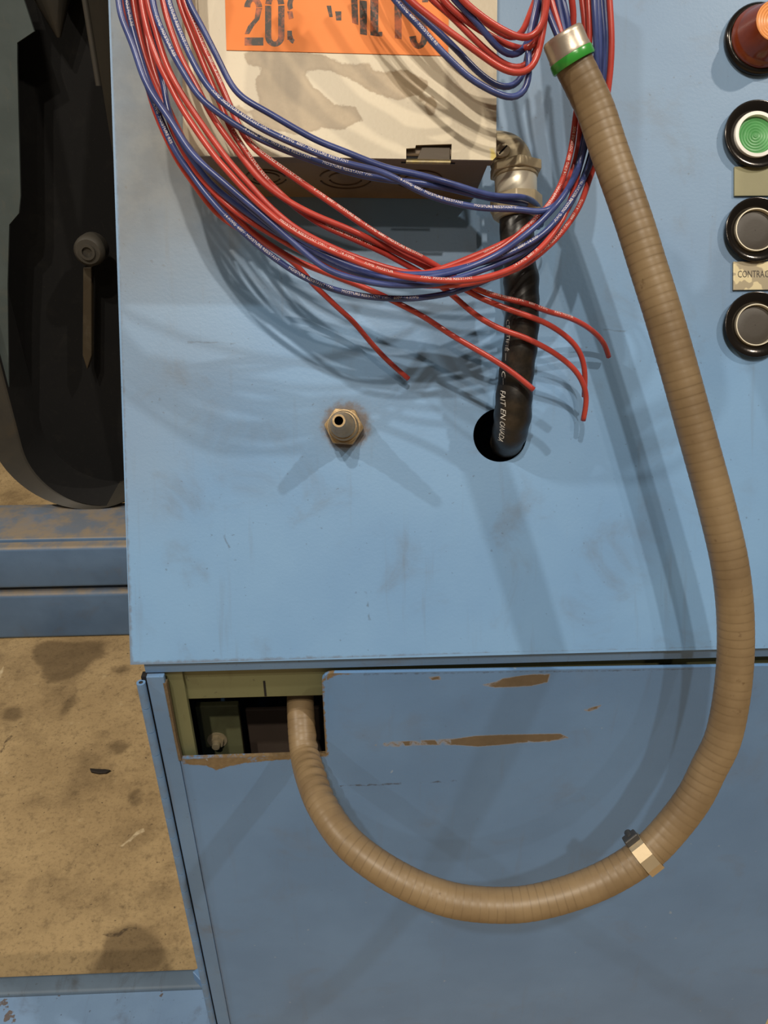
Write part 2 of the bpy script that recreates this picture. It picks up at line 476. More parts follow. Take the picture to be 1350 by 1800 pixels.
def m_conduit():
    s = NT('black_conduit_jacket')
    c = s.mix(s.ramp(s.noise(50, 5, .65), .42, .72), srgb(30, 28, 26), srgb(62, 54, 46))
    s.bump(s.noise(60, 3, vec=s.stretch(1, 1, 1)), .35, .002)
    return s.out(c, .38, 0.0, .5)
M_CONDUIT = m_conduit()
def m_label():
    s = NT('orange_label_vinyl')
    c = s.mix(s.ramp(s.noise(16, 4), .3, .7), srgb(238, 146, 88), srgb(234, 137, 78))
    return s.out(c, .75, 0.0, .15)
M_LABEL = m_label()
def m_stencil():
    s = NT('worn_black_stencil_ink')
    w = s.ramp(s.noise(110, 4, .6), .45, .66)
    w2 = s.math('MULTIPLY', s.ramp(s.noise(420, 3, .7), .5, .7), .35)
    c = s.mix(s.math('MAXIMUM', s.math('MULTIPLY', w, .6), w2), srgb(54, 48, 40), srgb(226, 110, 44))
    return s.out(c, .55)
M_STENCIL = m_stencil()
M_BEZEL = plain('black_bezel_gloss', srgb(40, 35, 31), .16, .55, 0, 300, .1)
M_BLACKCAP = plain('black_button_cap', srgb(70, 64, 57), .5, 0, .1, 500, .12)
M_WHITERING = plain('white_ring_plastic', srgb(240, 238, 232), .35, 0, 0, 300, .01)
M_GREENCAP = plain('green_button_cap', srgb(84, 160, 92), .4, 0, 0, 300, .1)
def m_amber():
    s = NT('amber_lens')
    return s.out(s.mix(s.noise(120, 3), srgb(150, 66, 32), srgb(110, 44, 20)), .18, 0.0, .6, Transmission_Weight=.25)
M_AMBER = m_amber()
M_AMBERTOP = plain('amber_lens_face', srgb(240, 160, 96), .3, 0, 0, 300, .12)
def m_plate():
    s = NT('worn_nameplate')
    c = s.mix(s.ramp(s.noise(95, 2, .5), .50, .54), srgb(176, 164, 138), srgb(226, 212, 172))
    return s.out(c, .38, .35)
M_PLATE = m_plate()
M_OLIVEPLATE = plain('olive_overpainted_plate', srgb(150, 146, 112), .5, 0, .1, 300, .1)
M_INK = plain('engraved_dark_ink', srgb(62, 56, 48), .6)
def m_floor(name, marks):
    s = NT(name)
    c = s.mix(s.ramp(s.noise(2.2, 5, .6), .3, .7), srgb(200, 172, 126), srgb(164, 138, 98))
    c = s.mix(s.math('MULTIPLY', s.ramp(s.noise(7, 6, .7), .44, .70), .5), c, srgb(104, 84, 56))
    c = s.mix(s.math('MULTIPLY', s.ramp(s.noise(46, 5, .7), .50, .74), .55), c, srgb(92, 74, 50))
    c = s.mix(s.math('MULTIPLY', s.ramp(s.noise(150, 3, .6), .5, .72), .35), c, srgb(92, 74, 50))
    c = s.mix(s.math('MULTIPLY', s.ramp(s.noise(95, 2, .5), .68, .76), .7), c, srgb(64, 52, 38))
    c = s.mix(s.math('MULTIPLY', s.ramp(s.noise(30, 3, .5), .66, .74), .35), c, srgb(206, 184, 142))
    if marks:
        oil = s.math('MULTIPLY', s.mark('oil', .010, .06, 14), .62)
        c = s.mix(oil, c, srgb(78, 60, 36))
        cr = s.math('MULTIPLY', s.mark('crack', .0014, .010, 60), .75)
        c = s.mix(cr, c, srgb(60, 46, 32))
        wh = s.math('MULTIPLY', s.mark('pale', .002, .006, 90), .7)
        c = s.mix(wh, c, srgb(226, 206, 168))
    s.bump(s.math('ADD', s.noise(120, 4), s.noise(16, 3)), .25, .003)
    return s.out(c, .7)
M_FLOOR = m_floor('stained_concrete', True)
M_FLOORFAR = m_floor('plain_concrete', False)

# ------------------------------------------------------------------ setting: floor
def px_poly_floor(pts): return [tuple(WZ(x, y)[:2]) for x, y in pts]
def ell(cx, cy, rx, ry, k=18, rot=0): return [(cx+rx*math.cos(a)*math.cos(rot)-ry*math.sin(a)*math.sin(rot), cy+rx*math.cos(a)*math.sin(rot)+ry*math.sin(a)*math.cos(rot)) for a in [2*math.pi*i/k for i in range(k)]]
oil = [px_poly_floor(p) for p in (
    [(62, 1128), (190, 1128), (186, 1150), (160, 1165), (148, 1180), (126, 1196), (84, 1200), (74, 1172), (56, 1155)],
    ell(118, 1238, 10, 26, rot=.5), ell(20, 1255, 18, 12), ell(205, 1312, 16, 8), ell(212, 1180, 16, 8),
    [(160, 1700), (178, 1670), (192, 1640), (226, 1625), (268, 1630), (290, 1660), (294, 1712), (160, 1716)],
    ell(236, 1395, 12, 5, rot=-.5), ell(240, 1408, 10, 4, rot=-.5))]
crack = [px_poly_floor(p) for p in (
    [(0, 1320), (10, 1300), (20, 1292), (21, 1295), (12, 1304), (2, 1324)],
    [(180, 1643), (196, 1640), (208, 1642), (216, 1634), (228, 1630), (240, 1631), (240, 1633), (228, 1633), (218, 1638), (208, 1646), (192, 1646)])]
pale = [px_poly_floor(p) for p in ([(226, 1477), (240, 1462), (252, 1456), (254, 1461), (240, 1468), (228, 1480)], [(212, 1487), (226, 1476), (228, 1478), (214, 1488)], [(0, 1180), (6, 1172), (5, 1182), (0, 1192)])]
fl = sheet('floor', [(-1.3, .15), (1.2, .15), (1.2, 2.75), (-1.3, 2.75)], [], .022, .02, M_FLOOR, None, {'oil': oil, 'crack': crack, 'pale': pale})
tag(fl, 'stained tan concrete shop floor', None, kind='structure')
far = obj('floor', box(box(box(bmesh.new(), (-7, 2.75, -.02), (7, 9, 0)), (-7, -6, -.02), (-1.3, 2.75, 0)), (1.2, -6, -.02), (7, 2.75, 0)), M_FLOORFAR)
tag(far, 'plain concrete floor further out', None, kind='structure')
near = obj('floor', newbox((-1.3, -6, -.02), (1.2, .15, 0)), M_FLOORFAR); tag(near, 'plain concrete floor under the viewer', None, kind='structure')

wb = obj('wall_back', newbox((-7, 8.8, 0), (7, 9, 6.5)), plain('hall_wall_paint', srgb(120, 116, 104), .8)); tag(wb, None, None, kind='structure')

# ------------------------------------------------------------------ machine cabinet
ox = ORG[0]
cab = thing('machine_cabinet', 'blue painted machine cabinet with sloping console panel above a hinged lower door', 'cabinet', Matrix.Translation((ox, YD, 0)))
def W2C(P): return (P[0]-ox, P[1]-YD, P[2])            # world -> cabinet axes
xl, xr = -.1755, .40
PB = -.1035                                            # lower edge of the console panel (its own t)
hc = PL(879, 765)[:2]; hr = .0189
hole = [(hc[0]+hr*math.cos(a), hc[1]+hr*.99*math.sin(a)) for a in [2*math.pi*i/48 for i in range(48)]]
def pp2(pts): return [tuple(PL(x, y)[:2]) for x, y in pts]
nip = PL(605, 751)[:2]
marks = {'grime': [pp2([(150, -120), (560, -120), (560, 330), (380, 420), (300, 420), (215, 470), (150, 470)])],
         'dust': [pp2([(760, -160), (1500, -160), (1500, 620), (1250, 560), (980, 330), (760, 300)]), pp2([(120, 380), (330, 420), (420, 620), (330, 800), (280, 900), (120, 900)])],
         'rust': [[(nip[0]+.0165*math.cos(a)+.0015, nip[1]+.016*math.sin(a)+.001) for a in [2*math.pi*i/24 for i in range(24)]]],
         'edge': [pp2([(180, -40), (193, -40), (233, 1164), (400, 1159), (1330, 1136), (1330, 1150), (226, 1180)])],
         'scratch': [pp2([(640, 1040), (644, 1040), (652, 1090), (648, 1090)]), pp2([(280, 700), (340, 722), (338, 725), (279, 704)]), pp2([(330, 600), (480, 605), (480, 608), (330, 604)]), pp2([(395, 940), (415, 985), (412, 985), (392, 942)]), pp2([(1060, 578), (1230, 590), (1230, 592), (1060, 581)])]}
panel = sheet('console_panel', [(-.1795, PB), (xr, PB), (xr, .46), (-.1795, .46)], [hole], .0055, .003, M_PANEL, cab, marks)
panel.matrix_world = PM
panel.parent = cab; panel.matrix_parent_inverse = Matrix.Identity(4)
panel.matrix_local = cab.matrix_world.inverted() @ PM
panel['label'] = 'sloping blue console panel with a round conduit hole'
# carcass behind panel and door
top = ORG+ut*.455-un*.004; y1 = top[1]-YD; z1 = top[2]
botp = ORG+ut*(PB+.004)-un*.0045
yb = .62
def side(x0, x1):
    pr = [(.012, .05), (yb, .05), (yb, z1), (y1, z1), (botp[1]-YD+.001, botp[2])]
    m = Matrix(((0, 0, 1, 0), (1, 0, 0, 0), (0, 1, 0, 0), (0, 0, 0, 1)))
    return prism(pr, x0, x1, mat=m)
obj('side_panel', side(-.1545-.018, -.1515-.018), M_BLUE, cab)
obj('side_panel', side(xr-.004, xr-.001), M_BLUE, cab)
obj('back_panel', newbox((-.1545-.018, yb, .05), (xr-.001, yb+.003, z1)), M_BLUE, cab)
obj('top_panel', newbox((-.1545-.018, y1, z1), (xr-.001, yb+.003, z1+.003)), M_BLUE, cab)
obj('bottom_panel', newbox((-.1545-.018, .012, .047), (xr-.001, yb+.003, .05)), M_BLUE, cab)
obj('plinth', newbox((-.165, .02, .0), (xr-.01, yb-.02, .047)), M_DARKIN, cab)
# strip of frame between panel and door
zr0, zr1 = WY(320, 1183)[2]-.0014, (ORG+ut*PB)[2]-.0012
obj('frame_rail', newbox((-.1715, .0025, zr0), (xr-.004, .008, zr1), .0006), M_BLUE, cab)
# olive frame behind the cut-out
gy = .010
tb0 = WY(330, 1229, YD+gy); tb1 = WY(564, 1221, YD+gy)
obj('inner_rail', newbox((tb0[0]-ox, gy, tb0[2]), (xr-.01, gy+.003, zr0+.004), .0006), M_OLIVE, cab)
lsx = WY(347, 1320, YD+gy)[0]-ox
obj('inner_stile', newbox((-.171, gy-.004, .06), (lsx, gy+.001, zr0-.002), .0006), M_OLIVE, cab)
# slot in the olive rail
sl = WY(465, 1204, YD+gy)
obj('rail_slot', newbox((sl[0]-ox-.0008, gy-.0003, tb0[2]+.001), (sl[0]-ox+.0008, gy+.001, sl[2]+.004)), M_BLACKHOLE, cab)
# inside of the cabinet as seen through the cut-out
b0, b1 = WY(357, 1330, YD+.06), WY(418, 1240, YD+.06)
obj('inner_bracket', newbox((b0[0]-ox, .06, b0[2]-.02), (b1[0]-ox, .066, b1[2]), .001), M_OLIVE, cab)
c0, c1 = WY(441, 1330, YD+.09), WY(512, 1246, YD+.09)
obj('inner_panel', newbox((c0[0]-ox, .09, c0[2]-.05), (c1[0]-ox+.05, .094, c1[2]), .001), M_BROWNIN, cab)
bc = WY(382, 1300, YD+.06)
mb = Matrix.Translation((bc[0]-ox, .06, bc[2])) @ Matrix.Rotation(math.pi/2, 4, 'X')
bolt = lathe([(.0001, .009), (.0032, .009), (.0034, .0085), (.0034, .0045)], 18, mat=mb)
prism(ngon(.0062, 6, .3), 0.001, .0045, bm=bolt, mat=mb); lathe([(.0085, 0), (.0085, .001), (.004, .001)], 24, bm=bolt, mat=mb)
obj('bolt', bolt, M_ZINC, cab, 40)

# ---- lower door (its own sheet in x-z, facing -y)
def dl(pts): return [(WY(x, y)[0]-ox, WY(x, y)[2]) for x, y in pts]
cx0, cx1 = dl([(288, 1187)])[0][0], dl([(569, 1260)])[0][0]
cz0, cz1 = dl([(450, 1329)])[0][1], dl([(600, 1183)])[0][1]
dx1 = xr+.006
ztr = dl([(1261, 1174)])[0][1]
zbot = .06
rr = .008
arc = [(cx1+rr-rr*math.cos(a), cz1-rr*.9+rr*.9*math.sin(a)) for a in [0, .4, .8, 1.2, 1.57]]
outer = [(cx0+.0003, zbot), (dx1, zbot), (dx1, ztr-.001)] + arc[::-1] + [(cx1, cz0)] + [(cx0+.0003, cz0-.0004)]
dmarks = {'chip': [dl(p) for p in ([(660, 1310), (690, 1304), (725, 1303), (760, 1301), (800, 1299), (835, 1294), (880, 1292), (930, 1291), (985, 1290), (998, 1297), (965, 1303), (920, 1305), (880, 1309), (840, 1312), (800, 1309), (740, 1309), (700, 1312)],
                                   [(850, 1204), (872, 1199), (884, 1193), (915, 1188), (935, 1186), (966, 1185), (962, 1199), (935, 1205), (905, 1207), (870, 1208)],
                                   [(1028, 1248), (1044, 1243), (1056, 1240), (1050, 1245), (1036, 1250)], [(755, 1191), (772, 1189), (774, 1194), (760, 1195)])],
          'scratch': [dl(p) for p in ([(598, 1381), (650, 1378), (705, 1376), (705, 1379), (650, 1381), (600, 1383)], [(738, 1375), (800, 1371), (802, 1373), (740, 1377)], [(640, 1184), (1250, 1175), (1250, 1177), (640, 1187)], [(322, 1345), (330, 1390), (326, 1390)])],
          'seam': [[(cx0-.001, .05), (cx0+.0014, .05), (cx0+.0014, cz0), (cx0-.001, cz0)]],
          'wear': [dl(p) for p in ([(316, 1332), (440, 1331), (505, 1325), (577, 1323), (577, 1330), (505, 1335), (440, 1340), (405, 1346), (380, 1354), (362, 1346), (322, 1343)], [(558, 1230), (566, 1194), (580, 1182), (640, 1180), (640, 1183), (590, 1187), (574, 1196), (569, 1230)], [(566, 1230), (569, 1230), (577, 1330), (573, 1330)])]}
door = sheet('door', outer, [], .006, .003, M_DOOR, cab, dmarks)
door['label'] = 'lower blue steel door with a cut-out corner and chipped paint'
door.matrix_local = Matrix(((1, 0, 0, 0), (0, 0, -1, 0), (0, 1, 0, 0), (0, 0, 0, 1)))
gx = dl([(262, 1222)])[0][0]
DL = Matrix(((1, 0, 0, 0), (0, 0, -1, 0), (0, 1, 0, 0), (0, 0, 0, 1)))
def dsub(name, bm, mat, smooth=None):
    o = obj(name, bm, mat, door, smooth); return o
ztop = dl([(270, 1188)])[0][1]
dsub('hinge_leaf', newbox((gx+.0008, zbot, -.003), (cx0, ztop, .0012), .0006), M_BLUE)
lf = [(cx0-.0012, cz1-.004), (cx0+.0012, cz1-.004), (cx0+.0009, cz0+.02), (cx0+.0016, cz0-.001), (cx0-.0006, cz0-.001)]
M_RUSTEDGE = plain('rusty_cut_edge', srgb(114, 97, 74), .7, 0, .3, 300, .3, 260)
dsub('cut_edge', prism(lf, -.003, .0014), M_RUSTEDGE)
hx = gx-.0032; hz = dl([(244, 1196)])[0][1]
kn = None; z = hz; kl = .0238
while z > zbot+.01:
    bmk = lathe([(.0015, -kl+.0003), (.0032, -kl+.0003), (.0032, -.0003), (.0015, -.0003)], 14)
    if kn is None:
        o = dsub('hinge_knuckle', bmk, M_BLUE, 25); kn = o.data
    else:
        bmk.free(); o = link_mesh('hinge_knuckle', kn, None, door)
    o.matrix_local = Matrix.Translation((hx, z, .0018)) @ Matrix.Rotation(-math.pi/2, 4, 'X')
    z -= kl
pin = dsub('hinge_pin', lathe([(.0014, -(hz-zbot)), (.0014, -.0008), (.0001, -.0008)], 10), M_DARKBOLT, 50)
pin.matrix_local = Matrix.Translation((hx, hz, .0018)) @ Matrix.Rotation(-math.pi/2, 4, 'X')
hb = newbox((hx, zbot, -.006), (gx+.0010, ztop-.001, -.0005)); dsub('hinge_gap', hb, M_BLACKHOLE)

# ------------------------------------------------------------------ floor beam beside the cabinet, rail and housing behind
def xbeam(name, x0, x1, yz, mat, parent=None, bev=.006):
    m = Matrix(((0, 0, 1, 0), (1, 0, 0, 0), (0, 1, 0, 0), (0, 0, 0, 1)))
    return obj(name, prism(yz, x0, x1, mat=m), mat, parent, 35)
def rrect(y0, y1, z0, z1, r, k=4):
    o = []
    for cx, cy, a0 in ((y1-r, z1-r, 0), (y0+r, z1-r, 90), (y0+r, z0+r, 180), (y1-r, z0+r, 270)):
        for i in range(k+1):
            a = math.radians(a0+90*i/k); o.append((cx+r*math.cos(a), cy+r*math.sin(a)))
    return o
sz = .36; sy = WZ(150, 1716, sz)[1]
sill = thing('base_beam', 'scuffed blue base beam on the floor at bottom left, joined to the cabinet', 'beam', Matrix.Translation((-1.0, sy-.15, 0)))
def rel(M, bm): bmesh.ops.transform(bm, matrix=M.inverted(), verts=bm.verts); return bm
mX = Matrix(((0, 0, 1, 0), (1, 0, 0, 0), (0, 1, 0, 0), (0, 0, 0, 1)))
obj('beam_body', rel(sill.matrix_world, prism(rrect(sy-.20, sy-.004, 0.0, sz, .006), -1.25, ox-.1735, mat=mX)), M_SILL, sill, 35)
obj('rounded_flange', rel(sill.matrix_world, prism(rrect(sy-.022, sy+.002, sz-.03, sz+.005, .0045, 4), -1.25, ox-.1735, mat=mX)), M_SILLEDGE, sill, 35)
g = WZ(360, 1712, sz+.01)
gus = bmesh.new(); prism([tuple(WZ(x, y, sz+.022)[:2]) for x, y in ((338, 1708), (360, 1692), (372, 1702), (372, 1745))][::-1], sz+.004, sz+.022, bm=gus, bev=.001)
obj('corner_gusset', rel(sill.matrix_world, gus), M_BLUE, sill)

ry = WZ(100, 1122)[1]
zf = lambda y: WY(100, y, ry)[2]
rail = thing('machine_rail', 'dusty blue double machine rail lying across the floor behind the cabinet', 'rail', Matrix.Translation((-1.0, ry, 0)))
ztop_r = zf(966)+.002
yback = WZ(100, 891, ztop_r)[1]
obj('lower_beam', rel(rail.matrix_world, prism(rrect(ry, yback-.03, 0.0, zf(1046)+.004, .012, 5), -1.9, .9, mat=mX)), M_RAIL, rail, 35)
obj('upper_beam', rel(rail.matrix_world, prism(rrect(ry+.006, yback-.02, zf(1036), ztop_r, .010, 5), -1.9, .9, mat=mX)), M_RAIL, rail, 35)
obj('top_plate', rel(rail.matrix_world, prism(rrect(ry+.035, yback, ztop_r-.004, ztop_r+.010, .004, 3), -1.9, .9, mat=mX)), M_RAIL, rail, 35)

# rounded housing standing on the rail
hy = yback-.035
def hp(x, y): P = WY(x, y, hy); return P[0], P[2]
zb = ztop_r+.0102
pcx, _ = hp(158, 893); lx, _ = hp(-22, 760); R0 = pcx-lx
rightx = pcx+R0
zt = 1.75
def uprof(cx, r, zbm, ztp, k=28): return [(cx-r, ztp)]+[(cx-r*math.cos(a), zbm+r-r*math.sin(a)) for a in [math.pi*i/k for i in range(k+1)]]+[(cx+r, ztp)]
out_p = uprof(pcx, R0, zb, zt)
in_p = uprof(pcx+.035, R0-.037, zb+.004, zt)
hs = thing('rounded_housing', 'dark charcoal open housing with rounded bottom standing behind the cabinet', 'housing', Matrix.Translation((pcx, hy, zb)))
def band(pa, pb, ya, yb_):                       # surface strip between two U profiles
    bm = bmesh.new()
    A = [bm.verts.new((x, ya, z)) for x, z in pa]; B = [bm.verts.new((x, yb_, z)) for x, z in pb]
    for i in range(len(A)-1): bm.faces.new((A[i], A[i+1], B[i+1], B[i]))
    return bm
def joinbm(*bs):
    r = bs[0]
    for b in bs[1:]:
        me = bpy.data.meshes.new('t'); b.to_mesh(me); b.free(); r.from_mesh(me); bpy.data.meshes.remove(me)
    return r
shell = joinbm(band(out_p, out_p, hy, hy+.16), band(out_p, in_p, hy, hy+.02))
obj('shell', rel(hs.matrix_world, shell), M_HOUSE, hs, 40)
obj('inner_wall', rel(hs.matrix_world, band(in_p, in_p, hy+.012, hy+.155)), M_HOUSEIN, hs, 40)
bp = bmesh.new(); vs_ = [bp.verts.new((x, hy+.155, z)) for x, z in in_p]; bp.faces.new(vs_)
obj('back_plate', rel(hs.matrix_world, bp), M_HOUSEIN, hs)
bp = bmesh.new(); vs_ = [bp.verts.new((x, hy+.16, z)) for x, z in out_p]; bp.faces.new(vs_)
obj('rear_cover', rel(hs.matrix_world, bp), M_HOUSE, hs)
yk = hy+.09
def hq(x, y): P = WY(x, y, yk); return P[0], P[2]
a, b = hq(146, 650), hq(162, 330)
lev = bmesh.new(); prism([hq(146, 470), hq(145, 625), hq(153, 650), hq(161, 625), hq(161, 470)], yk, yk+.02, bm=lev, mat=Matrix(((1, 0, 0, 0), (0, 0, 1, 0), (0, 1, 0, 0), (0, 0, 0, 1))), bev=.002)
gp = [hq2 for hq2 in [WY(x, y, hy+.024) for x, y in ((-80, -80), (42, -80), (42, 0), (60, 55), (30, 75), (30, 110), (36, 345), (33, 375), (16, 395), (13, 500), (16, 715), (-10, 760), (-80, 700))]]
gpm = prism([(p[0], p[2]) for p in gp][::-1], hy+.024, hy+.03, mat=Matrix(((1, 0, 0, 0), (0, 0, 1, 0), (0, 1, 0, 0), (0, 0, 0, 1))))
obj('lit_zone_plate', rel(hs.matrix_world, gpm), M_LITZONE, hs)  # added plate, cut to the outline of the lit zone in the housing
obj('lever_bar', rel(hs.matrix_world, lev), M_RUSTBAR, hs)
pc = hq(165, 435)
kb = lathe([(.0001, .05), (.028, .05), (.034, .044), (.036, .03), (.036, 0)], 30, mat=Matrix.Translation((pc[0], yk, pc[1])) @ Matrix.Rotation(math.pi/2, 4, 'X'))
lathe([(.012, .056), (.018, .056), (.018, .049)], 20, bm=kb, mat=Matrix.Translation((pc[0], yk, pc[1])) @ Matrix.Rotation(math.pi/2, 4, 'X'))
obj('pivot_boss', rel(hs.matrix_world, kb), M_HOUSE, hs, 40)
q0, q1 = hq(112, -60), hq(82, 66)
cn = lathe([(.004, q1[1]), (.05, q0[1]-.03), (.055, q0[1]+.2)], 20, mat=Matrix.Translation((hq(95, 20)[0], yk, 0)))
obj('funnel', rel(hs.matrix_world, cn), M_HOUSE, hs, 40)
rod = hq(181, 150)
obj('guide_rod', rel(hs.matrix_world, lathe([(.007, rod[1]), (.007, zt)], 10, mat=Matrix.Translation((rod[0], yk-.03, 0)), cap0=True, cap1=True)), M_HOUSE, hs, 40)

# debris on the floor
dp = WZ(176, 1357)
deb = bmesh.new(); prism([(-.024, .007), (-.018, -.003), (0, -.008), (.016, -.007), (.024, .0), (.012, .002), (-.008, .002)], 0, .006, bm=deb, bev=.0015)
o = obj('debris_chip', deb, plain('dark_debris', srgb(40, 32, 24), .7)); o.location = Vector((dp[0], dp[1], 0.0004))
tag(o, 'small dark crescent chip of debris lying on the concrete floor', 'debris')

# ------------------------------------------------------------------ junction box
HB = .075
BL, BR = PL(322, 273, HB), PL(872, 285, HB)
bw = float(np.linalg.norm(BR[:2]-BL[:2])); brot = math.atan2(BR[1]-BL[1], BR[0]-BL[0])
brot = brot*.75
jb = thing('junction_box', 'beige steel junction box with a water-stained cover, fixed to the console panel', 'box', at_panel(BL[0], BL[1], 0, brot))
JBI = jb.matrix_world.inverted()
def jl(x, y, h=HB+.0004):
    v = JBI @ Vector(PP(x, y, h)); return (v.x, v.y)
bh = .20
body = bmesh.new()
box(body, (.002, .003, 0.0002), (bw-.002, bh, HB-.0035), .0015)
obj('box_body', body, M_BOXSHADE, jb)
# cover with slot
rc = .008
oc = [(rc-rc*math.cos(a), rc-rc*math.sin(a)) for a in [math.pi/2*i/6 for i in range(7)]]
oc = oc + [(bw-.002, 0), (bw, .002), (bw, bh), (0, bh)]
oc = [(x, y) for x, y in oc]
slot = [jl(*p, HB) for p in ((714, 283), (793, 283), (794, 253), (731, 255), (730, 260), (714, 261))]
stain = [[jl(*p, HB) for p in poly] for poly in (
    [(429, 95), (440, 90), (470, 90), (520, 92), (566, 96), (585, 104), (600, 112), (625, 113), (648, 111), (652, 118), (660, 125), (676, 127), (705, 123), (716, 124), (738, 136), (750, 142), (752, 152), (740, 164), (714, 172), (700, 176), (688, 173), (672, 168), (650, 160), (632, 148), (615, 138), (596, 132), (582, 124), (560, 122), (540, 124), (537, 132), (547, 150), (560, 160), (575, 172), (588, 184), (608, 186), (624, 189), (632, 200), (637, 212), (622, 216), (606, 226), (590, 228), (565, 224), (555, 230), (520, 236), (480, 228), (446, 212), (440, 196), (456, 186), (456, 172), (450, 158), (450, 140), (458, 128), (460, 117), (445, 116), (434, 110)],
    ell(757, 186, 10, 16), ell(742, 172, 6, 7), [(406, 190), (420, 186), (440, 200), (425, 206)])]
yel = [[jl(*p, HB) for p in [(862, 262), (874, 262), (874, 288), (864, 284)]]]
gr = [[jl(*p, HB) for p in [(330, 266), (480, 270), (640, 278), (640, 286), (330, 280)]], [jl(*p, HB) for p in [(400, 205), (470, 232), (560, 262), (620, 282), (560, 280), (430, 240)]]]
cov = sheet('box_cover', oc, [slot], .0022, .0012, M_COVER, jb, {'stain': stain, 'yellow': yel, 'grime': gr})
cov.location = (0, 0, HB)
cov['label'] = 'beige front cover with a large brown water stain and a slot'
# turned lip of the cover
lip = bmesh.new()
pl_ = oc[:8]+[(bw, .002), (bw, bh)]
lp = [(0, bh)]+oc[:-3]+[(bw-.002, 0), (bw, .002), (bw, bh)]
A = [lip.verts.new((x, y, HB-.0012)) for x, y in lp]; Bv = [lip.verts.new((x, y, HB-.0085)) for x, y in lp]
for i in range(len(A)-1): lip.faces.new((A[i], A[i+1], Bv[i+1], Bv[i]))
obj('cover_lip', lip, M_BOXSHADE, jb, 40)
# hasp tab in the slot
t0, t1 = jl(733, 282, HB), jl(792, 257, HB)
tabm = bmesh.new(); prism([(t0[0], t0[1]+.001), (t1[0], t0[1]+.001), (t1[0], t1[1]), (t0[0]+.003, t1[1])], HB-.004, HB-.0018, bm=tabm, bev=.0003)
obj('hasp_tab', tabm, M_TAB, jb)
s0, s1 = jl(714, 288, HB), jl(792, 284, HB)
obj('slot_lip', newbox((s0[0], s1[1]-.001, HB-.002), (s1[0], s1[1]+.0002, HB+.0008), .0002), M_COVER, jb)
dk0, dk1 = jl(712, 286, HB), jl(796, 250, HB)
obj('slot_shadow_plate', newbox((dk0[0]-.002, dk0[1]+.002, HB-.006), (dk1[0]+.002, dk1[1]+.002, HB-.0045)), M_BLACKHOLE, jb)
# knockouts in the lower side
def arcbar(cx, cz, r, a0, a1, k=14, w=.00035):
    bm = bmesh.new(); pts_o, pts_i = [], []
    for i in range(k+1):
        a = a0+(a1-a0)*i/k
        pts_o.append(((r+w)*math.cos(a), (r+w)*math.sin(a))); pts_i.append(((r-w)*math.cos(a), (r-w)*math.sin(a)))
    for y in (0.0029, .0022):
        pass
    vo = [bm.verts.new((cx+x, .0022, cz+z)) for x, z in pts_o]; vi = [bm.verts.new((cx+x, .0022, cz+z)) for x, z in pts_i]
    vo2 = [bm.verts.new((cx+x, .0032, cz+z)) for x, z in pts_o]; vi2 = [bm.verts.new((cx+x, .0032, cz+z)) for x, z in pts_i]
    for i in range(k):
        bm.faces.new((vo[i], vo[i+1], vi[i+1], vi[i])); bm.faces.new((vo[i], vo2[i], vo2[i+1], vo[i+1])); bm.faces.new((vi[i], vi[i+1], vi2[i+1], vi2[i]))
    return bm
M_KO = plain('dark_knockout_groove', srgb(90, 72, 54), .8)
for kx, rads in ((.044, (.0085, .0125)), (.0945, (.0105, .0165)), (.1417, (.0095, .0150))):
    for r in rads:
        for q in range(2):
            obj('knockout_ring', arcbar(kx, .036, r, q*math.pi+.25, q*math.pi+math.pi-.25), M_KO, jb)
# orange label
la, lb, lc_, ld = [jl(*p) for p in ((398, 88), (788, 98), (790, -60), (394, -60))]
lab = bmesh.new(); prism([la, lb, lc_, ld], HB+.00005, HB+.0004, bm=lab)
lab = obj('warning_label', lab, M_LABEL, jb); lab['label'] = 'orange label with worn black stencilled 208 VOLTS'
def ink(polys):
    bm = bmesh.new()
    for p in polys:
        q = [jl(x, y) for x, y in p]
        bm.faces.new([bm.verts.new((x, y, HB+.00046)) for x, y in q])
    return bm
def arcpoly(cx, cy, rx, ry, w, a0, a1, k=10):
    o = []; i_ = []
    for i in range(k+1):
        a = math.radians(a0+(a1-a0)*i/k); o.append((cx+rx*math.cos(a), cy-ry*math.sin(a))); i_.append((cx+(rx-w)*math.cos(a), cy-(ry-w*.8)*math.sin(a)))
    return o+i_[::-1]
L2 = [arcpoly(445, 14, 16, 20, 11, 5, 175), [(450, 14), (461, 14), (456, 34), (446, 46), (438, 60), (430, 60), (436, 46), (448, 32)], [(430, 66), (463, 66), (463, 80), (430, 80)]]
L0 = [arcpoly(483, 10, 17, 22, 11, 8, 172), [(466, 10), (477, 10), (477, 66), (466, 66)], [(489, 10), (500, 10), (500, 66), (489, 66)], arcpoly(483, 64, 17, 18, 11, 188, 352)]
L8 = [arcpoly(520, 8, 15, 18, 9, 60, 215), [(505, 20), (514, 20), (516, 32), (508, 34)], [(505, 54), (513, 54), (514, 70), (505, 70)], arcpoly(520, 60, 15, 18, 9, 195, 250)]
LV = [[(574, 10), (582, 10), (585, 30), (579, 30)], [(589, 20), (600, 20), (600, 36), (591, 36)]]
LO = [arcpoly(633, -6, 17, 20, 12, 5, 175), [(617, -6), (628, -6), (630, 44), (619, 40)], [(632, 0), (645, 2), (645, 62), (633, 60)]]
LL = [[(651, -24), (665, -24), (665, 64), (651, 62)], [(665, 56), (672, 56), (672, 64), (665, 64)]]
LT = [[(680, -22), (716, -22), (716, -8), (680, -8)], [(693, -8), (706, -8), (706, 69), (694, 67)]]
LS = [arcpoly(736, 4, 17, 22, 11, 0, 180), [(719, 4), (730, 4), (752, 52), (741, 56)], arcpoly(736, 60, 17, 26, 12, 190, 372)]
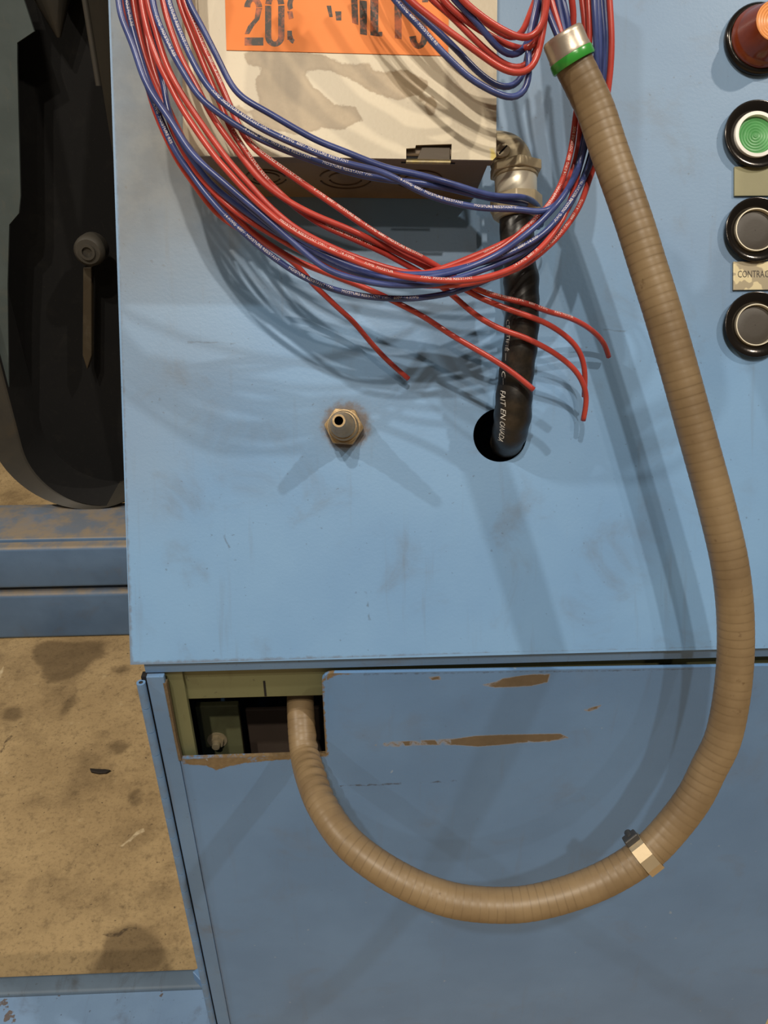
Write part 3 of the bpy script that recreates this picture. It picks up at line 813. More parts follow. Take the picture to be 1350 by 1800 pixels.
for gl_ in (L2, L0, L8, LV, LO, LL, LT, LS):
    bm = bmesh.new()
    for p in gl_:
        # split long loops into quads so concave arcs stay clean
        if len(p) > 8:
            n_ = len(p)//2
            for i in range(n_-1):
                q = [jl(*p[i]), jl(*p[i+1]), jl(*p[-2-i]), jl(*p[-1-i])]
                bm.faces.new([bm.verts.new((x, y, HB+.00046)) for x, y in q])
        else:
            bm.faces.new([bm.verts.new((*jl(*c), HB+.00046)) for c in p])
    o = obj('stencil_letter', bm, M_STENCIL, lab)

# ------------------------------------------------------------------ elbow connector and black conduit
HE = .043
cp = [PP(908, 352, HE), PP(908, 385, HE), PP(909, 425, HE), PP(915, 480, HE-.001), PP(917, 520, HE-.002), PP(917, 570, HE-.004), PP(913, 620, .036), PP(906, 668, .030), PP(903, 705, .027), PP(901, 733, .021), PP(897, 756, .0135), PP(892, 773, .002), PP(889, 779, -.013), PP(889, 781, -.05), PP(889, 781, -.09)]
cpath = Path(cp, .002, 4)
def crad(u, a):
    b = .0111+.0006*np.sin(u*260+np.cos(a))*np.exp(-((u-.03)/.03)**2)
    return b+.0014*np.exp(-((u-cpath.u_at(902, 728))/.022)**2)+.00035*np.sin(u*420)*(u > .0)+0*a
con = thing('black_conduit', 'black flexible conduit with white lettering running from the elbow into the panel hole', 'conduit', Matrix.Translation(Vector(cp[0])))
co = tube('conduit_jacket', cpath, crad, M_CONDUIT, con, seg=28); co.location = (0, 0, 0)
def cang(u):
    return np.interp(u, [cpath.u_at(917, 560), cpath.u_at(908, 655), cpath.u_at(903, 705), cpath.u_at(900, 750)], [-1.02, -.90, -.74, -.62])
_su = np.linspace(0, cpath.L, 400)
_sy = []
for u_ in _su:
    P_, T_, N_, B_ = cpath.at(u_); a_ = float(cang(u_)); _sy.append(proj(P_+float(crad(np.array(u_), np.array(0.)))*(N_*math.cos(a_)+B_*math.sin(a_)))[1])
_sy = np.maximum.accumulate(np.array(_sy))
def U(y): return float(np.interp(y, _sy, _su))
for it in ([('CERTIFIÉ', U(562), U(617), .0044, cang, 0), ('—', U(621), U(634), .0044, cang, 0), ('C', U(652), U(663), .0048, cang, 0.1), ('—', U(665), U(676), .0044, cang, 0), ('FAIT', U(687), U(713), .0058, cang, .12), ('EN', U(719), U(736), .0058, cang, .12), ('CANADA', U(741), U(776), .0058, cang, .12)]):
    wrap_text('white_lettering', [it], cpath, lambda u: float(crad(np.array(u), np.array(0.)))+.0002, M_WHITEINK, con, org=cp[0])
# elbow fitting
ef = thing('conduit_elbow', 'zinc ninety degree conduit elbow screwed into the right side of the beige box', 'conduit fitting', Matrix.Translation(Vector(PP(874, 268, HE))))
e0 = PP(874, 268, HE)
ep = Path([PP(866, 264, HE), PP(876, 264, HE), PP(888, 266, HE), PP(898, 273, HE), PP(904, 284, HE), PP(906, 300, HE)], .0012, 4)
o = tube('elbow_body', ep, lambda u, a: .0112+0*u+0*a, M_ZINC, ef, seg=28); o.location = Vector(ep.P[0]-e0)
def along(p0, p1):
    d = Vector(p1)-Vector(p0); d.normalize()
    x = Vector(ux); y = d.cross(x); y.normalize(); x = y.cross(d)
    return Matrix(((x.x, y.x, d.x, p0[0]), (x.y, y.y, d.y, p0[1]), (x.z, y.z, d.z, p0[2]), (0, 0, 0, 1)))
EA = Matrix.Translation(-Vector(e0)) @ along(PP(906, 288, HE), PP(908, 392, HE))
Lp = float(np.linalg.norm(PP(906, 288, HE)-PP(908, 392, HE)))/104
nut = prism(ngon(.0172, 6, .55), 2*Lp, 19*Lp, mat=EA, bev=.0008)
obj('hex_nut', nut, M_ZINC, ef, 30)
obj('collar', lathe([(.0128, 14*Lp), (.0132, 18*Lp), (.0140, 20*Lp), (.0140, 24*Lp), (.0125, 25*Lp)], 32, mat=EA), M_ZINC, ef, 40)
obj('bright_sleeve', lathe([(.0120, 24*Lp), (.0130, 25*Lp), (.0133, 27*Lp), (.0133, 58*Lp), (.0128, 60*Lp)], 36, mat=EA), M_CHROME, ef, 40)
gn = prism(ngon(.0166, 8, .2), 58*Lp, 84*Lp, mat=EA, bev=.0008); lathe([(.0158, 84*Lp), (.0148, 92*Lp), (.0125, 97*Lp), (.0105, 97*Lp)], 28, bm=gn, mat=EA)
obj('gland_nut', gn, M_ZINC, ef, 30)
sc0 = PP(884, 264, HE+.0115)
SM = Matrix.Translation(Vector(sc0-e0)) @ Matrix.Translation((0, 0, 0)) @ PM.to_3x3().to_4x4()
scr = lathe([(.0001, .0008), (.0042, .0008), (.0046, 0), (.0046, -.003)], 20, mat=SM); obj('screw_head', scr, M_ZINC, ef, 40)
sb = box(bmesh.new(), (-.0036, -.0005, .0002), (.0036, .0005, .00095)); bmesh.ops.transform(sb, matrix=SM @ Matrix.Rotation(.8, 4, 'Z'), verts=sb.verts); obj('screw_slot', sb, M_BLACKHOLE, ef)

# ------------------------------------------------------------------ brass hose nipple
nb = thing('hose_nipple', 'tarnished brass hose nipple with hex nut, screwed into the middle of the blue panel', 'fitting', at_panel(nip[0], nip[1], .0002))
obj('hex_nut', prism(ngon(.0138, 6, math.radians(-5)), .0, .0095, bev=.0009), M_BRASS, nb, 25)
obj('washer_flange', lathe([(.0118, .0095), (.0115, .0104), (.0098, .0106)], 28), M_BRASS, nb, 40)
TS = Matrix.Translation((0, 0, .009)) @ Matrix.Rotation(math.radians(-4.2), 4, 'Y') @ Matrix.Rotation(math.radians(-2), 4, 'X') @ Matrix.Translation((0, 0, -.009))
bb = lathe([(.0102, .0095), (.0102, .0150), (.0092, .0165), (.0086, .0166), (.0086, .020), (.0062, .026), (.0076, .0262), (.0056, .0315), (.0068, .0318), (.0049, .0375), (.0058, .0378), (.0044, .0425), (.0042, .0450), (.0029, .0450), (.0029, .022), (.0001, .022)], 32, mat=TS)
obj('barbed_stem', bb, M_BRASS, nb, 35)
obj('bore', lathe([(.00285, .0445), (.0027, .030), (.0001, .030)], 20, mat=TS), M_BLACKHOLE, nb, 40)

# ------------------------------------------------------------------ push buttons
def button(name, label, px, py, r_b, r_ring, kind):
    c = PL(675+(px-675)/1.0084, 900-(900-py)/1.0084)[:2]
    t = thing(name, label, 'push button', at_panel(c[0], c[1], .0003))
    obj('bezel', lathe([(r_b*.93, 0), (r_b*.985, .0030), (r_b, .0038), (r_b*.985, .0046), (r_b*.94, .0049), (r_ring*1.14, .0030), (r_ring*1.02, .0020), (r_ring*.99, .0016)], 48), M_BEZEL, t, 50)
    rw = .82 if kind == 'green' else .925
    obj('trim_ring', lathe([(r_ring, .0012), (r_ring, .0036), (r_ring*.985, .0040), (r_ring*(rw+.02), .0040), (r_ring*rw, .0034), (r_ring*rw, .0006)], 48), M_WHITERING if kind == 'green' else M_CHROME, t, 40)
    rc_ = r_ring*rw
    prof = [(rc_, .0008), (rc_*.97, .0014)]
    if kind == 'green':
        for k in range(6):
            f = .97-.15*k; prof += [(rc_*(f-.03), .0011), (rc_*(f-.10), .0011), (rc_*(f-.13), .0014)]
    else: prof += [(rc_*.9, .0018), (rc_*.5, .0020)]
    prof.append((.0002, prof[-1][1]))
    obj('button_cap', lathe(prof, 48), M_GREENCAP if kind == 'green' else M_BLACKCAP, t, 30)
    return t
button('push_button', 'green push button with a white ring, below the amber pilot light', 1331.5, 234.5, .0233, .0157, 'green')
button('push_button', 'black push button just above the CONTRAC nameplate', 1330, 402.5, .0222, .0149, 'black')
button('push_button', 'black push button just below the CONTRAC nameplate', 1330, 570, .0230, .0147, 'black')
ac = PL(1332, 72)[:2]
am = thing('pilot_light', 'amber pilot light with tall ribbed lens at the top right edge', 'pilot light', at_panel(ac[0], ac[1], .0003))
obj('bezel', lathe([(.0240, 0), (.0246, .002), (.0243, .0036), (.0230, .0046), (.0214, .0050), (.0208, .0046)], 48), M_BEZEL, am, 50)
obj('lens', lathe([(.0212, .0040), (.0208, .0070), (.0192, .0085), (.0186, .0100), (.0142, .0225), (.0136, .0235)], 48), M_AMBER, am, 40)
tp = [(.0136, .0235)]
for k in range(7):
    f = .0130-.0018*k; tp += [(f, .0239), (f-.0009, .0235)]
tp.append((.0001, .0238))
obj('lens_face', lathe(tp, 48), M_AMBERTOP, am, 20)
def nameplate(label, x0, x1, y0, y1, mat, text=None):
    a, b = PL(x0, y1), PL(x1, y0)
    t = thing('nameplate', label, 'nameplate', at_panel(a[0], a[1], .0002))
    w, h = b[0]-a[0], b[1]-a[1]
    pl = obj('plate', newbox((0, 0, 0), (w, h, .0016), .0003), mat, t)
    if text:
        V, Fc = text_mesh(text); hh = .0069
        ta = t.matrix_world.inverted() @ Vector(PP(1296, 488, .0016)); tb_ = t.matrix_world.inverted() @ Vector(PP(1351, 488, .0016))
        V7, _ = text_mesh('CONTRAC'); s = (tb_.x-ta.x)/(V7[:, 0].max())
        me = bpy.data.meshes.new('engraved_lettering'); me.from_pydata([(ta.x+v[0]*s, ta.y+v[1]*hh, .00168) for v in V], [], Fc); me.update()
        link_mesh('engraved_lettering', me, M_INK, t)
    return t
nameplate('blank olive overpainted nameplate directly under the green button', 1289, 1385, 294, 346, M_OLIVEPLATE)
nameplate('worn metal nameplate lettered CONTRAC between the two black buttons', 1287, 1388, 460, 511, M_PLATE, 'CONTRACT')

# ------------------------------------------------------------------ tan conduit hose with its fitting and clamp
hpts = [CD(1003, 102, .432), CD(1022, 140, .434), CD(1046, 192, .437), CD(1070, 263, .439), CD(1116, 395, .440), CD(1136, 459, .441), CD(1162, 541, .442), CD(1190, 637, .444), CD(1224, 760, .447), CD(1262, 900, .450), CD(1284, 1000, .453), CD(1293, 1100, .460), CD(1289, 1200, .467), CD(1270, 1300, .474), CD(1245, 1352, .478), CD(1221, 1400, .480), CD(1180, 1455, .483), CD(1136, 1500, .484), CD(1056, 1549, .486), CD(950, 1584, .487), CD(883, 1591, .488), CD(790, 1581, .489), CD(696, 1542, .492), CD(614, 1483, .503), CD(567, 1418, .525), CD(547, 1371, .547), WY(535, 1326, YD-.0125), WY(531, 1290, YD+.001), WY(529, 1255, YD+.014), WY(528, 1231, YD+.0262), WY(528, 1195, YD+.046), WY(529, 1150, YD+.076)]
hpath = Path(hpts, .0009, 10)
HR = .01055
u_in0, u_in1 = hpath.u_at(531, 1290), hpath.u_at(575, 1432)
def hrad(u, a):
    fr = (u/.0054) % 1.0
    g_ = np.exp(-((fr-.5)/.11)**2)
    r = HR*(1-.013*g_)
    side_ = np.clip(-np.sin(a), 0, 1)**2                       # inner side of the last bend
    w = np.exp(-((u-(u_in0+u_in1)/2)/((u_in1-u_in0)*.36))**2)
    return r+.0014*side_*w*np.sin(u/.0088*2*math.pi)
hose = thing('conduit_hose', 'tan ribbed flexible conduit hose looping down from the wires into the door cut-out', 'hose', Matrix.Translation(Vector(hpath.P[0])))
o = tube('hose_jacket', hpath, hrad, M_HOSE, hose, seg=24); o.location = (0, 0, 0)
# end ferrule
fa = CD(988, 62, .428); fb = hpath.at(hpath.u_at(1012, 120))[0]
FM = Matrix.Translation(-Vector(hpath.P[0])) @ along(fa, fb)
obj('end_ferrule', lathe([(.0088, .010), (.0098, 0.0), (.0106, -.0004), (.0114, .0004), (.0116, .002), (.0116, .0088), (.0119, .0094), (.0119, .0112), (.0112, .012)], 40, mat=FM), M_ALU, hose, 40)
obj('green_ring', lathe([(.0110, .0112), (.0121, .0113), (.0124, .0120), (.0124, .0155), (.0121, .0163), (.0106, .0164)], 40, mat=FM), M_GREENRING, hose, 40)
ls = plain('dark_ferrule_throat', srgb(30, 28, 28), .7)
obj('ferrule_throat', lathe([(.0090, .0095), (.0001, .0095)], 24, mat=FM), ls, hose)
# clamp
cu_ = hpath.u_at(1133, 1502); cP, cT, cN, cB = hpath.at(cu_)
CMm = Matrix(((cN[0], cB[0], cT[0], cP[0]), (cN[1], cB[1], cT[1], cP[1]), (cN[2], cB[2], cT[2], cP[2]), (0, 0, 0, 1)))
cl = thing('hose_clamp', 'bright steel band clamp tightened round the lower bend of the tan hose', 'clamp', Matrix.Translation(Vector(cP)))
CL = Matrix.Translation(-Vector(cP)) @ CMm
seg_ = ngon(.0124, 10, .31)
bm = bmesh.new()
bo = [[bm.verts.new(CL @ Vector((x*k, y*k, z))) for x, y in seg_] for k, z in ((.93, -.0048), (1, -.0048), (1, .0048), (.93, .0048))]
for i in range(10):
    j = (i+1) % 10
    for a_, b_ in ((0, 1), (1, 2), (2, 3), (3, 0)): bm.faces.new((bo[a_][i], bo[a_][j], bo[b_][j], bo[b_][i]))
obj('band', bm, M_STEELBAND, cl)
# which side is up-left in the picture
sgn = 1 if (proj(cP+cB*.01)[1] < proj(cP)[1]) else -1
lug = bmesh.new(); box(lug, (-.0045, sgn*.0128-.0025, -.0046), (.0035, sgn*.0128+.0030, .0050), .0008)
bmesh.ops.transform(lug, matrix=CL, verts=lug.verts); obj('screw_lug', lug, M_DARKBOLT, cl)
scw = lathe([(.0001, .0042), (.0022, .0042), (.0024, .0038), (.0024, -.003)], 14, mat=CL @ Matrix.Translation((-.004, sgn*.0135, 0)) @ Matrix.Rotation(math.pi/2, 4, 'Y'))
obj('clamp_screw', scw, M_DARKBOLT, cl, 40)

# ------------------------------------------------------------------ wires
WR = .00178
MSG = ['AWG  MOISTURE RESISTANT VW-1', '14 AWG  600V  MOISTURE RESISTANT', 'MOISTURE RESISTANT VW-1  600V  14 AWG']
SPECS = []
def wire(color, label, pts, h, text=None, tang=.25, r=WR):
    """pts: picture points of the wire; h: height above the console panel, [(fraction, height)] along it"""
    SPECS.append(dict(color=color, label=label, pts=pts, h=h, text=text, tang=tang, r=r))
def raw_path(sp):
    P = np.array(sp['pts'], float)
    s = np.concatenate([[0], np.cumsum(np.linalg.norm(np.diff(P, axis=0), axis=1))]); s /= s[-1]
    hh = np.interp(s, [a for a, _ in sp['h']], [b for _, b in sp['h']])
    def cont(p, q, hp, hq):                      # the wire goes on above the picture
        if p[1] > -20: return []
        d = (p-q)/np.linalg.norm(p-q); up = np.array([0, -1.0])
        a = p+d*70; b = a+(d*.55+up*.45)*110; return [(a, hp+.002), (b, hp+.006)]
    pre = cont(P[0], P[1], hh[0], hh[1])[::-1]; post = cont(P[-1], P[-2], hh[-1], hh[-2])
    L = [(p, h) for p, h in pre]+list(zip(P, hh))+[(p, h) for p, h in post]
    return [PP(p[0], p[1], h) for p, h in L]
def settle(specs, rounds=90):
    """push crossing wires apart along the line of sight, so that they lie over one another instead of through"""
    Qs = [smooth_path(spline(raw_path(sp), .0026)[0], 6) for sp in specs]
    own = np.concatenate([np.full(len(q), i) for i, q in enumerate(Qs)])
    end = np.concatenate([[len(q)-1-k for k in range(len(q))] for q in Qs])
    X = np.vstack(Qs); ray_ = X-CAM; dep = np.linalg.norm(ray_, axis=1); ray_ /= dep[:, None]
    gap = 2*WR*1.10; px0 = 675+F*(X-CAM) @ cR/((X-CAM) @ cF)
    hp = hpath.P[::10]; hq = np.array([proj(p) for p in hp])
    for k in range(rounds):
        X = CAM+ray_*dep[:, None]; push = np.zeros(len(X)); cnt = np.zeros(len(X))
        kd = KDTree(len(X))
        for i, p in enumerate(X): kd.insert(p, i)
        kd.balance(); A, B_ = [], []
        for i, p in enumerate(X):
            for _, b_, _ in kd.find_range(p, gap):
                if own[b_] != own[i]: A.append(i); B_.append(b_)
        a, b = np.array(A, int), np.array(B_, int)
        dv = X[a]-X[b]; r2 = (dv*dv).sum(1); dd = dep[a]-dep[b]
        zone = (px0[a]+px0[b] > 1300).astype(int)
        key = (np.minimum(own[a], own[b])*64+np.maximum(own[a], own[b]))*2+zone
        flip = np.where(own[a] < own[b], 1.0, -1.0)
        tot = np.zeros(64*64*2+2); np.add.at(tot, key, dd*flip)
        if k == 0: first = np.sign(tot)
        first = np.where(first == 0, np.sign(tot), first)
        sg = first[key]*flip; sg = np.where(sg == 0, flip, sg)
        lat = np.sqrt(np.maximum(r2-dd*dd, 0)); want = np.sqrt(np.maximum(gap*gap-lat*lat, 0))
        np.add.at(push, a, sg*np.clip(want-sg*dd, 0, gap)*.55); np.add.at(cnt, a, 1)
        dep = dep+push/np.maximum(cnt, 1)
        X = CAM+ray_*dep[:, None]
        rel_ = X-ORG; s_, t_, h_ = rel_ @ ux, rel_ @ ut, rel_ @ un
        inbox = (s_ > BL[0]-.002) & (s_ < BL[0]+bw+.002) & (t_ > BL[1]-.004)
        low = np.where(inbox, HB+.0025, WR+.0008)
        dep -= np.maximum(low-h_, 0)/np.abs(ray_ @ un)
        # behind the hose where the picture shows them behind it
        far_ = np.array([not sp.get('ferrule', False) for sp in specs])[own]
        px_ = 675+F*(X-CAM) @ cR/((X-CAM) @ cF)
        d2 = ((X[:, None, :]-hp[None])**2).sum(2); m = d2.argmin(1)
        near = (np.sqrt(d2.min(1)) < HR+.012) & far_ & (px_ > 985)
        want = np.linalg.norm(hp[m]-CAM, axis=1)+HR+WR+.001
        dep = np.where(near, np.maximum(dep, want), dep)
        o = 0
        for q in Qs:                              # keep each wire smooth in depth
            n_ = len(q); z = dep[o:o+n_]; 
            for _ in range(4 if k < 12 else 2 if k < 70 and k % 3 == 0 else 0): z[1:-1] = .25*z[:-2]+.5*z[1:-1]+.25*z[2:]
            o += n_
    X = CAM+ray_*dep[:, None]; o = 0; out = []
    for q in Qs: out.append(X[o:o+len(q)]); o += len(q)
    return out
def build_wires():
    for sp, Q in zip(SPECS, settle(SPECS)):
        path = Path(Q, .0028, 1)
        w = tube(sp['color']+'_wire', path, sp['r'], M_RED if sp['color'] == 'red' else M_BLUEW, None, seg=10)
        tag(w, sp['label'], 'wire')
        for k, (xa, ya, xb, yb_) in enumerate(sp['text'] or []):
            ua, ub = path.u_at(xa, ya), path.u_at(xb, yb_)
            if ub < ua: ua, ub = ub, ua
            u = ua; q = 0
            while u < ub-.012:
                s_ = MSG[(k+q+len(sp['label'])) % 3]; sz_ = .00235
                ln = text_mesh(s_)[0][:, 0].max()*sz_
                if u+ln > ub:
                    s_ = s_[:max(4, int(len(s_)*(ub-u)/ln))].strip()
                    if len(s_) < 4: break
                    ln = text_mesh(s_)[0][:, 0].max()*sz_
                wrap_text('printed_text', [(s_, u, None, sz_, sp['tang'], 0)], path, sp['r'], M_PALEINK, w, org=path.P[0])
                u += ln+.006; q += 1

# --- left bundle, seen from its outer edge inwards
wire('blue', 'outermost blue wire at the upper left, crossing over the red pair towards the loop',
     [(204, -45), (208, -10), (212, 30), (219, 45), (237, 89), (249, 129), (265, 163), (290, 198), (309, 227), (325, 254), (343, 277), (364, 296), (393, 320), (420, 344), (441, 361), (470, 386), (498, 411), (516, 426), (534, 443), (554, 460), (578, 476), (606, 486), (643, 495), (680, 501), (720, 502), (760, 500), (802, 490), (839, 478), (876, 464), (910, 448), (940, 428), (970, 400), (1000, 362), (1024, 318), (1040, 280), (1052, 225), (1060, 133), (1062, 65), (1058, 20), (1054, -40)],
     [(0, .108), (.25, .104), (.45, .100), (.6, .088), (.75, .086), (1, .094)])
wire('blue', 'blue wire lying just inside the outermost one at the top left edge of the bundle',
     [(218, -45), (222, 0), (227, 25), (233, 50), (240, 76), (251, 112), (262, 148), (278, 178), (300, 208), (318, 240), (338, 268), (360, 292), (388, 318), (415, 345), (440, 367), (466, 388), (492, 408), (520, 428), (560, 450), (610, 474), (680, 490), (740, 489), (800, 478), (847, 461), (884, 442), (913, 421), (943, 397), (968, 372), (990, 345), (1009, 314), (1021, 287), (1034, 225), (1046, 140), (1049, 111), (1047, 55), (1044, 0), (1042, -40)],
     [(0, .104), (.25, .098), (.45, .094), (.6, .084), (.75, .089), (1, .098)], [(222, 0, 233, 50)])
wire('blue', 'blue printed wire passing beneath the red pair, printed white beside the hose',
     [(256, -40), (258, 10), (263, 40), (270, 67), (277, 104), (284, 133), (290, 160), (293, 185), (299, 205), (310, 232), (326, 262), (342, 285), (356, 305), (374, 326), (394, 343), (424, 366), (453, 387), (483, 407), (515, 424), (539, 433), (561, 443), (591, 457), (620, 468), (650, 477), (690, 482), (721, 483), (753, 482), (783, 478), (817, 470), (847, 462), (884, 450), (913, 437), (943, 420), (962, 406), (981, 384), (1001, 358), (1016, 335), (1027, 313), (1041, 279), (1050, 210), (1055, 120), (1053, 55), (1051, 0), (1049, -40)],
     [(0, .098), (.3, .092), (.5, .088), (.62, .084), (.75, .090), (1, .096)], [(820, 470, 950, 415), (975, 392, 1026, 315)], .2)
wire('blue', 'lowest blue printed wire, the outer edge of the hanging loop on the left',
     [(224, -40), (226, 0), (231, 40), (240, 85), (252, 130), (264, 165), (273, 186), (287, 221), (304, 258), (319, 284), (337, 306), (352, 329), (369, 349), (391, 375), (409, 392), (438, 418), (468, 443), (498, 465), (524, 482), (554, 497), (583, 508), (613, 516), (648, 522), (687, 525), (724, 525), (753, 522), (783, 517), (812, 509), (845, 497), (885, 478), (925, 453), (958, 424), (985, 388), (1008, 350), (1030, 300), (1048, 230), (1062, 140), (1066, 70), (1063, 0), (1060, -40)],
     [(0, .100), (.25, .092), (.45, .080), (.6, .074), (.75, .074), (1, .086)], [(272, 186, 300, 250), (395, 378, 585, 508), (600, 513, 756, 521)], .1)
wire('red', 'red wire hidden along the outer left edge whose cut end hangs beside the brass nipple',
     [(214, -40), (218, 0), (224, 30), (231, 55), (243, 95), (253, 128), (262, 158), (268, 182), (284, 224), (301, 260), (314, 286), (330, 308), (347, 332), (366, 358), (386, 380), (420, 402), (455, 422), (485, 440), (509, 455), (522, 467), (537, 483), (549, 499), (570, 518), (598, 545), (617, 561), (640, 588), (662, 614), (688, 640), (718, 666)],
     [(0, .096), (.45, .084), (.62, .070), (.78, .034), (1, .010)])
wire('red', 'dark red wire at the left that becomes the bottom strand of the hanging loop',
     [(230, -40), (234, 0), (239, 30), (246, 65), (255, 101), (267, 133), (280, 163), (291, 190), (304, 232), (319, 259), (330, 279), (343, 300), (358, 318), (379, 340), (401, 362), (431, 384), (461, 402), (490, 419), (521, 437), (560, 456), (600, 472), (640, 485), (679, 494), (709, 499), (753, 502), (783, 502), (824, 499), (869, 487), (898, 477), (928, 463), (950, 445), (978, 420), (996, 398), (1011, 377), (1026, 347), (1036, 313), (1044, 295), (1058, 225), (1068, 165), (1074, 110), (1075, 60), (1072, 10), (1069, -40)],
     [(0, .100), (.3, .090), (.5, .086), (.66, .084), (.8, .088), (1, .100)], [(899, 476, 930, 462), (940, 455, 1030, 335)], .3)
wire('red', 'dark red wire whose cut end crosses lowest over the black conduit',
     [(238, -40), (241, 0), (246, 30), (256, 64), (264, 92), (272, 126), (283, 163), (294, 196), (306, 232), (322, 266), (340, 296), (360, 322), (384, 349), (403, 371), (431, 398), (461, 421), (490, 441), (520, 458), (548, 470), (583, 483), (606, 493), (628, 500), (650, 510), (676, 521), (701, 534), (739, 553), (768, 572), (800, 593), (833, 612), (867, 632), (900, 654), (938, 685)],
     [(0, .094), (.4, .082), (.6, .066), (.8, .056), (1, .048)])
wire('red', 'left printed strand of the thick red pair sweeping along the loop',
     [(244, -40), (249, 0), (254, 30), (262, 62), (271, 92), (284, 122), (300, 152), (315, 183), (334, 213), (356, 245), (379, 277), (404, 305), (424, 328), (446, 350), (468, 370), (490, 389), (512, 404), (540, 421), (570, 435), (606, 451), (640, 465), (664, 474), (694, 483), (739, 490), (768, 493), (798, 494), (832, 492), (869, 484), (906, 470), (930, 454), (958, 429), (977, 404), (990, 384), (1004, 350), (1014, 310), (1030, 250), (1042, 150), (1034, 80), (1029, 20), (1026, -40)],
     [(0, .112), (.3, .106), (.5, .100), (.65, .092), (.8, .086), (1, .092)], [(490, 389, 690, 482), (740, 490, 828, 492), (905, 470, 950, 436), (1008, 326, 1015, 300)], .5)
wire('red', 'right strand of the thick red pair, the inner red edge of the loop',
     [(255, -40), (259, 0), (264, 20), (272, 46), (284, 89), (297, 124), (315, 159), (331, 183), (355, 219), (381, 255), (408, 291), (433, 318), (452, 340), (468, 358), (492, 380), (520, 402), (552, 420), (606, 445), (664, 466), (720, 480), (775, 477), (824, 463), (856, 449), (884, 434), (913, 411), (944, 384), (967, 358), (986, 325), (998, 287), (1007, 247), (1012, 202), (1023, 140), (1035, 90), (1036, 46), (1034, 0), (1032, -40)],
     [(0, .112), (.3, .104), (.45, .094), (.6, .080), (.75, .086), (.82, .092), (1, .098)], [(915, 409, 1010, 220)], .15)
wire('red', 'plain red wire second from the inside on the right of the loop',
     [(250, -40), (254, 40), (262, 90), (276, 140), (296, 190), (320, 240), (345, 290), (378, 330), (404, 358), (434, 382), (465, 402), (500, 424), (540, 444), (600, 464), (650, 480), (700, 486), (740, 482), (780, 471), (824, 454), (869, 435), (908, 416), (940, 393), (960, 376), (976, 358), (992, 333), (1004, 306), (1014, 276), (1019, 239), (1026, 150), (1029, 52), (1023, 0), (1020, -40)],
     [(0, .092), (.3, .086), (.5, .080), (.68, .080), (.8, .088), (1, .094)], [(850, 452, 900, 430)], -.5)
wire('blue', 'blue white-printed wire slanting over the box cover, lowest of the three',
     [(263, -40), (268, 0), (274, 30), (289, 63), (307, 101), (326, 133), (348, 169), (376, 193), (401, 211), (424, 226), (458, 245), (478, 254), (527, 274), (567, 288), (600, 299), (645, 310), (680, 316), (720, 320), (760, 325), (800, 334), (840, 344), (880, 352), (908, 356), (928, 361), (942, 370), (949, 384), (946, 400)],
     [(0, .116), (.3, .112), (.75, .096), (.92, .072), (1, .022)], [(275, 32, 310, 106), (430, 229, 650, 310)], .25)
wire('red', 'red wire whose cut end hangs straight down, upper of the two vertical ends',
     [(281, -40), (286, 0), (295, 37), (307, 71), (319, 104), (336, 134), (350, 160), (368, 196), (386, 224), (408, 254), (430, 283), (457, 317), (475, 332), (497, 348), (524, 364), (554, 379), (576, 388), (606, 400), (648, 419), (687, 438), (724, 456), (756, 473), (785, 490), (820, 510), (839, 521), (869, 534), (900, 546), (933, 557), (960, 568), (983, 582), (1004, 599), (1019, 618), (1028, 650), (1027, 697)],
     [(0, .108), (.3, .104), (.55, .092), (.7, .066), (.85, .055), (1, .022)])
wire('red', 'red printed wire whose cut end hangs lower of the two vertical ends',
     [(309, -40), (314, 0), (323, 26), (333, 52), (348, 89), (363, 126), (380, 165), (396, 204), (406, 228), (420, 249), (438, 276), (457, 303), (480, 328), (505, 352), (539, 379), (568, 397), (598, 410), (628, 423), (650, 433), (679, 446), (709, 463), (736, 477), (765, 496), (795, 518), (817, 538), (842, 558), (883, 580), (917, 591), (947, 605), (978, 623), (1014, 654), (1029, 684), (1031, 706), (1025, 739)],
     [(0, .104), (.3, .100), (.55, .088), (.7, .062), (.85, .052), (1, .022)], [(405, 226, 480, 328), (570, 398, 660, 436)], .35)
wire('red', 'topmost red printed wire below the box whose cut end bends down at the far right',
     [(318, -40), (323, 3), (341, 41), (357, 83), (378, 126), (394, 162), (404, 186), (414, 208), (427, 236), (436, 250), (458, 270), (483, 288), (533, 323), (583, 357), (647, 401), (679, 421), (709, 438), (738, 451), (770, 469), (800, 488), (835, 507), (854, 515), (884, 524), (928, 534), (958, 546), (1005, 560), (1040, 580), (1063, 605), (1070, 627)],
     [(0, .108), (.3, .104), (.6, .092), (.72, .068), (.86, .048), (1, .006)], [(325, 8, 404, 183), (436, 250, 640, 396), (640, 396, 770, 468), (850, 514, 1000, 558)], .4)
wire('blue', 'blue white-printed wire in the middle of three slanting over the box cover',
     [(290, -40), (295, 0), (307, 34), (319, 64), (333, 96), (354, 136), (378, 168), (401, 188), (423, 203), (458, 225), (478, 235), (527, 257), (576, 277), (624, 291), (664, 300), (692, 312), (724, 329), (746, 340), (769, 349), (813, 360), (847, 366), (891, 367), (924, 369), (948, 374), (972, 366), (990, 346), (1004, 322), (1017, 288), (1030, 225), (1044, 140), (1056, 80), (1057, 30), (1053, -40)],
     [(0, .118), (.3, .114), (.55, .098), (.7, .088), (.8, .080), (1, .094)], [(297, 3, 330, 90), (372, 160, 670, 302), (700, 316, 908, 368)], .25)
